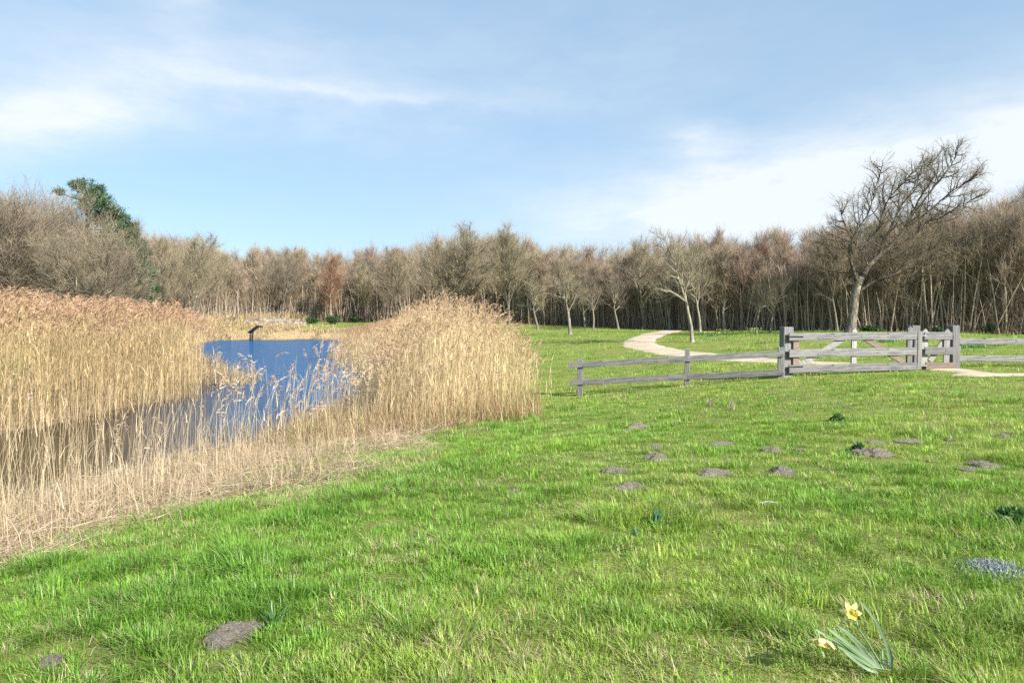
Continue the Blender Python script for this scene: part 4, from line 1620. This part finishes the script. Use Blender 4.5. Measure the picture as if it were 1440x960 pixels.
# small gate
WL, WR = at(1299, 490, 20.72), at(1342.5, 490, 20.85)
wo = (WL[0], WL[1], h1(WL[0], WL[1]))
we_ = link('wicket_gate', None, None, wo)
wz = math.atan2(WR[1] - WL[1], WR[0] - WL[0])
wn = np.array([math.sin(wz), -math.cos(wz), 0])
for k, (py, x0, x1, mt) in enumerate(((472, 1299.5, 1339, M_RAIL), (493, 1300.5, 1340.5, M_RAIL), (514.4, 1301.5, 1344, M_WARM))):
    a, b = at(x0, py, 20.72), at(x1, py, 20.85)
    board('gate_board', a, b, .225, .04, mt, we_, wo, 90 + k)
for k, (xa, w) in enumerate(((1302.5, .19), (1333.5, .19))):
    t = at(xa, 461.8, 20.8) - wn * .05
    bz = at(xa, 518.5, 20.8)[2]
    upright('picket', (t[0], t[1], bz), t[2] - bz, w, .04, M_PALE, we_, wo, 95 + k, wz, True, .015 * (1 if k else 1))
a, b = at(1309, 508, 20.8) - wn * .048, at(1330, 478, 20.85) - wn * .048
board('brace', a, b, .17, .04, M_PALE, we_, wo, 98)
for zz in (472, 514):
    mbh = MB()
    c = at(1298.5, zz, 20.68)
    tube(mbh, np.array([c - np.array([.13, 0, 0]), c + np.array([.10, 0, 0])]) - np.array(wo), .02, 6)
    link('hinge', mbh.mesh('hinge', M_IRON), we_)
tag(we_, 'small wooden wicket gate with two pointed pickets and a brown bottom board', 'gate')

# ------------------------------------------------------------------ stone wall and lectern across the pond
w0, w1 = at(345, 455, 77.5), at(430, 456, 80.5)
ln = math.hypot(w1[0] - w0[0], w1[1] - w0[1])
mb = MB()
n = 40
rs = np.random.default_rng(3)
zt = [.98 - .35 * (k / n) ** 3 + rs.normal(0, .06) for k in range(n + 1)]
V, q = [], []
for k in range(n + 1):
    xx = k / n * ln
    gz_ = h1(w0[0] + (w1[0] - w0[0]) * k / n, w0[1] + (w1[1] - w0[1]) * k / n) - h1(w0[0], w0[1])
    V += [(xx, -.2, gz_ - .9), (xx, -.2 + rs.normal(0, .015), gz_ + zt[k]), (xx, .2, gz_ + zt[k]), (xx, .2, gz_ - .9)]
for k in range(n):
    for j in range(3):
        a = k * 4 + j
        q.append((a, a + 4, a + 5, a + 1))
q += [(0, 1, 2, 3), (n * 4 + 3, n * 4 + 2, n * 4 + 1, n * 4)]
mb.add(V, q)
o = link('stone_wall', mb.mesh('stone_wall', M_STONE, False), None, (w0[0], w0[1], h1(w0[0], w0[1])))
o.rotation_euler.z = math.atan2(w1[1] - w0[1], w1[0] - w0[0])
tag(o, 'low pale rubble stone wall across the pond at the foot of the wood', 'wall')

YL_ = 70.5
lx = px_x(353, YL_)
lz = at(353, 477, YL_)[2]
le = link('information_lectern', None, None, (lx, YL_, lz))
for k, dx in enumerate((-.1, .12)):
    mb = MB()
    tube(mb, np.array([(dx, 0, -.6), (dx + .0, 0, .4), (dx + .12, 0, .85)]), .085, 6)
    link('leg', mb.mesh('lectern_leg', M_BLACK), le)
import bmesh as _b
bme = box_mesh('panel', (1.15, .8, .17), M_BLACK, .01, 1)
pn = link('panel', bme, le)
pn.location = (.28, 0, 1.02)
pn.rotation_euler = (0, -R(36), 0)
bm2 = box_mesh('hood', (.42, .8, .15), M_BLACK, .01, 2)
hd = link('hood', bm2, le)
hd.location = (.86, 0, 1.33)
hd.rotation_euler = (0, R(6), 0)
tag(le, 'black slanted information lectern standing at the far edge of the pond', 'sign')


# ------------------------------------------------------------------ daffodils and other small plants
def strap(mb, pts, w, c0, k=8, fold=.25):
    P = catmull(np.array(pts, float), k)
    T, U, W = frames(P)
    # face the strap broadly to the viewer with a shallow gutter
    view = EYE - P
    view /= np.linalg.norm(view, axis=1, keepdims=True)
    S = np.cross(T, view)
    S /= np.linalg.norm(S, axis=1, keepdims=True)
    Nn = np.cross(S, T)
    n = len(P)
    t = np.linspace(0, 1, n)
    ww = (w * np.minimum(1, (1.02 - t) * 6) ** .6 * (.75 + .25 * np.sin(np.pi * np.minimum(t * 1.3, 1))))[:, None] / 2
    V = np.stack([P - S * ww, P - Nn * ww * fold, P + S * ww], 1)
    i = np.arange(n - 1)[:, None] * 3
    q = np.concatenate([i + np.array([[0, 1, 4, 3]]), i + np.array([[1, 2, 5, 4]])], 0)
    c = np.array(c0) * (1 + .15 * np.sin(t * 9))[:, None]
    mb.add(V.reshape(-1, 3), q, None, np.repeat(c, 3, 0))


def flower(parent, pos, axis, size, org, petal_c, trump_c, seed=0, drop=1.0):
    rs = np.random.default_rng(seed)
    axis = unit(np.array(axis, float))
    u = unit(np.cross(axis, np.array([.1, .2, 1.0])))
    v = np.cross(axis, u)
    pos = np.array(pos) - np.array(org)
    f = link('flower', None, parent, pos)
    pm = MB()
    for k in range(6):
        a = k * math.pi / 3 + rs.normal(0, .08)
        d = math.cos(a) * u + math.sin(a) * v
        s = np.cross(axis, d)
        rows = []
        for j in range(7):
            t = j / 6
            w = size * .56 * math.sin(math.pi * min(1, .12 + t * .88)) ** .8 + .0006
            c = d * (size * (.12 + t * .95)) + axis * size * (-.30 * t ** 2 * drop + .05 * math.sin(t * 5 + k) + (.02 if k % 2 else 0))
            rows += [c - s * w / 2 + axis * size * .05, c - axis * size * .01, c + s * w / 2 + axis * size * .05]
        V = np.array(rows)
        i = np.arange(6)[:, None] * 3
        q = np.concatenate([i + np.array([[0, 1, 4, 3]]), i + np.array([[1, 2, 5, 4]])], 0)
        pm.add(V, q, None, np.array(petal_c) * rs.uniform(.92, 1.05))
    link('petals', pm.mesh('petals', M_PETAL), f)
    tm = MB()
    na = 24
    rows = []
    for j in range(6):
        t = j / 5
        for k in range(na):
            a = k / na * 6.283
            r = size * (.20 + .16 * t + .16 * t ** 4 * (1 + .35 * math.sin(a * 8)))
            rows.append((math.cos(a) * u + math.sin(a) * v) * r + axis * size * (.02 + .55 * t))
    q = []
    for j in range(5):
        for k in range(na):
            q.append((j * na + k, j * na + (k + 1) % na, (j + 1) * na + (k + 1) % na, (j + 1) * na + k))
    tm.add(np.array(rows), q, None, np.array(trump_c))
    link('trumpet', tm.mesh('trumpet', M_PETAL), f)
    return f


M_PETAL = mat_tint('petal', .35, .02)
g = ground_at(1246, 946)
YD = g[1]
de = link('daffodil', None, None, tuple(g))
LEAF = (.24, .335, .195)


def dl(pts, w, yoff=0.0):
    m = MB()
    base = g
    P = []
    for k, (a, b) in enumerate(pts):
        P.append(at(a, b, YD + yoff * k / max(1, len(pts) - 1)) - g)
    # straps are laid out around the plant in world space, then moved to its origin
    m2 = MB()
    strap(m2, np.array(P) + g, w, np.array(LEAF) * random.uniform(.85, 1.2))
    m2.V = [v - g.astype(np.float32) for v in m2.V]
    link('leaf', m2.mesh('daffodil_leaf', M_LEAF), de)


dl([(1250, 948), (1251, 925), (1246, 903), (1236, 880), (1224, 862), (1208, 842)], .015, .04)
dl([(1252, 948), (1254, 928), (1250, 910), (1244, 895)], .012, -.05)
dl([(1243, 946), (1228, 932), (1205, 914), (1182, 896), (1163, 882)], .019, -.08)
dl([(1240, 946), (1215, 930), (1190, 915), (1178, 908)], .013, -.12)
dl([(1243, 945), (1232, 930), (1212, 906), (1192, 888), (1176, 878)], .011, .06)
dl([(1240, 945), (1222, 925), (1198, 897), (1180, 882)], .012, .12)
dl([(1238, 947), (1220, 940), (1200, 926), (1186, 914)], .013, -.16)
dl([(1234, 945), (1205, 921), (1175, 901), (1150, 886), (1148, 880)], .012, -.10)
dl([(1247, 947), (1243, 930), (1241, 912)], .012, .1)
# flower stems
for pts, yo in ((((1245, 946), (1232, 922), (1214, 893), (1199, 872)), .1), (((1241, 946), (1208, 922), (1178, 900), (1161, 893)), -.1)):
    m = MB()
    P = catmull(np.array([at(a, b, YD + yo * k / 3) - g for k, (a, b) in enumerate(pts)]), 5)
    tube(m, P, np.linspace(.0045, .003, len(P)), 6, (.13, .25, .10))
    link('stem', m.mesh('daffodil_stem', M_LEAF), de)
f1 = flower(de, at(1197, 860, YD + .09), (-.25, -.95, .05), .046, g, (.82, .76, .36), (.86, .66, .12), 1)
f2 = flower(de, at(1158, 898, YD - .1), (-.3, -.3, -.9), .055, g, (.83, .74, .38), (.86, .62, .16), 2, -1.3)
tag(de, 'flowering daffodil with two pale yellow blooms and long flopping leaves', 'daffodil')


def tuft(name, px, py, hpx, n, w, col, label, cat, seed, spread=.5, k=4):
    rs = np.random.default_rng(seed)
    g = ground_at(px, py)
    h = hpx / F * g[1]
    m = MB()
    P = rs.normal(0, .10, (n, 3)) * h * np.array([1, 1, 0])
    P[:, 2] = -.01
    blades(m, P, rs.uniform(0, 6.28, n), rs.uniform(.55, 1.1, n) * h, np.full(n, w), np.abs(rs.normal(spread * .5, spread * .4, n)),
           np.tile(np.array(col), (n, 1)) * rs.uniform(.75, 1.25, (n, 1)), k)
    o = link(name, m.mesh(name, M_LEAF), None, tuple(g))
    tag(o, label, cat)
    return o


tuft('daffodil_leaves', 924, 738, 30, 34, .016, (.12, .28, .17), 'upright blue-green clump of daffodil leaves without flowers in mid meadow', 'daffodil', 2, .35)
tuft('daffodil_leaves', 893, 752, 16, 10, .014, (.11, .24, .13), 'small sparse clump of daffodil leaves left of the bigger blue-green clump', 'daffodil', 3, .7)
tuft('grass_tuft', 385, 880, 38, 26, .012, (.10, .22, .06), 'fan of broad dark grass leaves right behind the large cracked molehill', 'grass tuft', 9, .9)
tuft('dry_seedhead', 997, 572, 14, 26, .016, (.50, .42, .30), 'left of two pale dry weed tufts in the grass below the fence', 'dry weed', 4, .4)
tuft('dry_seedhead', 1030, 577, 18, 30, .016, (.52, .45, .33), 'right and taller of two pale dry weed tufts below the fence', 'dry weed', 5, .4)


def weed(px, py, wpx, hpx, col, label, cat, seed, n=420, leaf=(.03, .06), lw=.02, name='weed'):
    rs = np.random.default_rng(seed)
    g = ground_at(px, py)
    w, h = wpx / F * g[1] / 2, hpx / F * g[1]
    P = np.stack([rs.normal(0, .45, n) * w, rs.normal(0, .45, n) * w, rs.random(n) * h], -1)
    P[:, 2] *= np.clip(1.2 - (P[:, 0] ** 2 + P[:, 1] ** 2) / (w * w), .25, 1)
    D = rs.normal(0, .8, (n, 3)) + np.array([0, 0, .5])
    D /= np.linalg.norm(D, axis=1, keepdims=True)
    m = MB()
    spikes(m, P, D, rs.uniform(*leaf, n), lw, np.tile(np.array(col), (n, 1)) * rs.uniform(.6, 1.35, (n, 1)), rs.normal(size=(n, 3)))
    o = link(name, None, None, tuple(g))
    link('foliage', m.mesh(name + '_foliage', M_LEAF), o)
    m = MB()
    for k in range(9):
        j = rs.integers(0, n)
        tube(m, np.array([(0, 0, -.02), P[j] * .5 + np.array([0, 0, .01]), P[j]]), [.004, .003, .0015], 4, np.array(col) * .8)
    link('stems', m.mesh(name + '_stems', M_LEAF), o)
    tag(o, label, cat)


weed(1424, 731, 46, 15, (.09, .19, .05), 'low dark green leafy weed at the right edge of the meadow', 'weed', 21, 700, (.03, .06), .03)
weed(1177, 592, 16, 8, (.06, .14, .03), 'small dark green weed in the grass below the wide gate', 'weed', 22, 400, (.04, .08), .04)
weed(1207, 634, 14, 9, (.05, .12, .03), 'dark green weed tuft touching the largest mid-field molehill', 'weed', 23, 400, (.04, .07), .03)
weed(1400, 803, 80, 10, (.34, .38, .37), 'creeping silver-grey plant patch in the grass above the daffodil', 'plant', 24, 2600, (.015, .03), .012, 'silver_plant')

# far daffodils, a few pixels each
for k, (px, py, lab) in enumerate(((1001, 473, 'daffodils in flower left of the close pair of small leaning trees'),
                                   (1017, 469, 'daffodils at the wood edge under the slender pale tree'),
                                   (1249, 481, 'daffodils seen through the wide gate, right of its middle'),
                                   (1371, 489, 'daffodils behind the upper rail of the right fence'),
                                   (1060, 466, 'daffodils at the foot of the small leaning trees'))):
    rs = np.random.default_rng(60 + k)
    g = ground_at(px, py)
    m = MB()
    n = 160
    P = rs.normal(0, .22, (n, 3)) * np.array([1.4, 1, 0])
    blades(m, P, rs.uniform(0, 6.28, n), rs.uniform(.15, .3, n), np.full(n, .02), np.abs(rs.normal(.3, .2, n)), np.tile(np.array([.10, .24, .08]), (n, 1)) * rs.uniform(.8, 1.2, (n, 1)), 2)
    e = link('daffodil_clump', None, None, tuple(g))
    link('leaves', m.mesh('clump_leaves', M_LEAF), e)
    m = MB()
    n = 26
    P = rs.normal(0, .22, (n, 3)) * np.array([1.4, 1, 0]) + np.array([0, 0, .25])
    D = rs.normal(0, 1, (n, 3))
    D /= np.linalg.norm(D, axis=1, keepdims=True)
    spikes(m, P, D, .08, .08, np.tile(np.array([.80, .62, .08]), (n, 1)), rs.normal(size=(n, 3)))
    link('blooms', m.mesh('clump_blooms', M_LEAF), e)
    tag(e, 'distant yellow ' + lab, 'daffodil', 'distant daffodil clumps')

# dead upright stalks in the near grass, and a pale stick
for px, py, top, lab in ((163, 862, 785, 'thin dark dead weed stalk among the tall tussocks near the left edge'), (411, 832, 790, 'thin dark dead weed stalk at the right side of the tussocks')):
    g = ground_at(px, py)
    m = MB()
    t = at(px + 8 if px < 300 else px - 4, top, g[1]) - g
    P = catmull(np.array([(0, 0, -.02), t * .5 + np.array([.01, 0, 0]), t]), 5)
    tube(m, P, np.linspace(.0035, .0015, len(P)), 5, (.10, .07, .045))
    for j in range(14):
        p, _ = sample(P, .35 + .6 * j / 14)
        spikes(m, p[None], np.array([[random.uniform(-.6, .6), random.uniform(-.6, .6), .8]]), .02, .006, np.array([[.12, .08, .05]]))
    tag(link('dead_stalk', m.mesh('dead_stalk', M_REED), None, tuple(g)), lab, 'weed stalk')
g = ground_at(1080, 714)
m = MB()
tube(m, np.array([(-.085, 0, .045), (0, .01, .055), (.085, -.01, .05)]), [.006, .008, .004], 6)
tag(link('stick', m.mesh('stick', M_PALE), None, tuple(g)), 'short pale stick lying on the grass below the dark peaked molehill', 'stick')

# ------------------------------------------------------------------ light, sky, camera
S = np.array([.60, -.62, .55])
S = S / np.linalg.norm(S)
sun = bpy.data.lights.new('sun', 'SUN')
sun.energy = 5.0
sun.angle = R(.53)
sun.color = (1.0, .955, .88)
so = link('sun', sun)
so.rotation_euler = Vector(S).to_track_quat('Z', 'Y').to_euler()

W = bpy.data.worlds.new('World')
SC.world = W
W.use_nodes = True
t = W.node_tree
t.nodes.clear()


class WN(NT):
    def __init__(s, tree):
        s.t = tree


w = WN(t)
sky = w.n('ShaderNodeTexSky', sky_type='NISHITA', sun_disc=False)
sky.sun_elevation = math.asin(S[2])
sky.sun_rotation = math.atan2(S[0], S[1])
sky.air_density = 1.0
sky.dust_density = .6
sky.ozone_density = 2.0
tc = w.coord('Generated')
sep = w.n('ShaderNodeSeparateXYZ')
w.l(tc, sep.inputs[0])
az = w.math('ARCTAN2', sep.outputs[0], sep.outputs[1])
el = w.math('ARCSINE', sep.outputs[2])
cmb = w.n('ShaderNodeCombineXYZ')
w.l(az, cmb.inputs[0])
w.l(el, cmb.inputs[1])
n1 = w.noise(1.0, 8, .62, w.mapping(cmb.outputs[0], (2.6, 7.5, 1), (0, 0, -.18)))
n2 = w.noise(1.0, 9, .66, w.mapping(cmb.outputs[0], (7, 22, 1), (0, 0, .12)))
warp = w.math('MULTIPLY', w.math('SUBTRACT', n1, .5), .12)


def blob(a0, e0, sa, se, tilt, amp):
    da = w.math('SUBTRACT', w.math('ADD', az, warp), a0)
    de_ = w.math('SUBTRACT', w.math('SUBTRACT', w.math('ADD', el, warp), e0), w.math('MULTIPLY', da, tilt))
    q = w.math('ADD', w.math('POWER', w.math('ABSOLUTE', w.math('DIVIDE', da, sa)), 2.0), w.math('POWER', w.math('ABSOLUTE', w.math('DIVIDE', de_, se)), 2.0))
    return w.math('MULTIPLY', w.math('EXPONENT', w.math('MULTIPLY', q, -1.0)), amp)


blobs = [(.34, .150, .30, .062, .04, 1.15), (.62, .19, .26, .085, .16, 1.0), (.26, .225, .045, .03, -.3, .5), (-.62, .225, .15, .045, .26, 1.0),
         (-.42, .31, .26, .07, -.05, .45), (-.47, .43, .05, .05, -.9, .5), (-.2, .30, .22, .012, -.03, .3), (.05, .33, .5, .12, 0, .22)]
tot = None
for b in blobs:
    x_ = blob(*b)
    tot = x_ if tot is None else w.math('ADD', tot, x_)
tex = w.math('ADD', w.math('MULTIPLY', n1, 1.0), w.math('MULTIPLY', n2, 1.1))
mask = w.math('MULTIPLY', tot, w.math('MULTIPLY', w.math('SUBTRACT', tex, .48), 1.6), True)
mask = w.math('MULTIPLY', mask, .8)
tint = w.mix(sky.outputs[0], (2.2, 3.4, 4.6), .6)
colr = w.mix(tint, (5.3, 5.5, 5.6), mask)
bg = w.n('ShaderNodeBackground')
bg.inputs['Strength'].default_value = .09
w.l(colr, bg.inputs['Color'])
outw = w.n('ShaderNodeOutputWorld')
w.l(bg.outputs[0], outw.inputs['Surface'])

cam = bpy.data.cameras.new('camera')
cam.sensor_width = 36
cam.lens = 24
cam.clip_start = .05
cam.clip_end = 3000
cob = link('camera', cam, None, tuple(EYE))
cob.rotation_euler = (R(90) - PITCH, 0, 0)
SC.camera = cob

SC.view_settings.view_transform = 'Standard'
SC.view_settings.look = 'None'
SC.view_settings.exposure = 1.1
SC.view_settings.gamma = 1
cy = SC.cycles
cy.max_bounces = 6
cy.diffuse_bounces = 3
cy.glossy_bounces = 2
cy.transmission_bounces = 3
cy.transparent_max_bounces = 4
cy.use_denoising = False
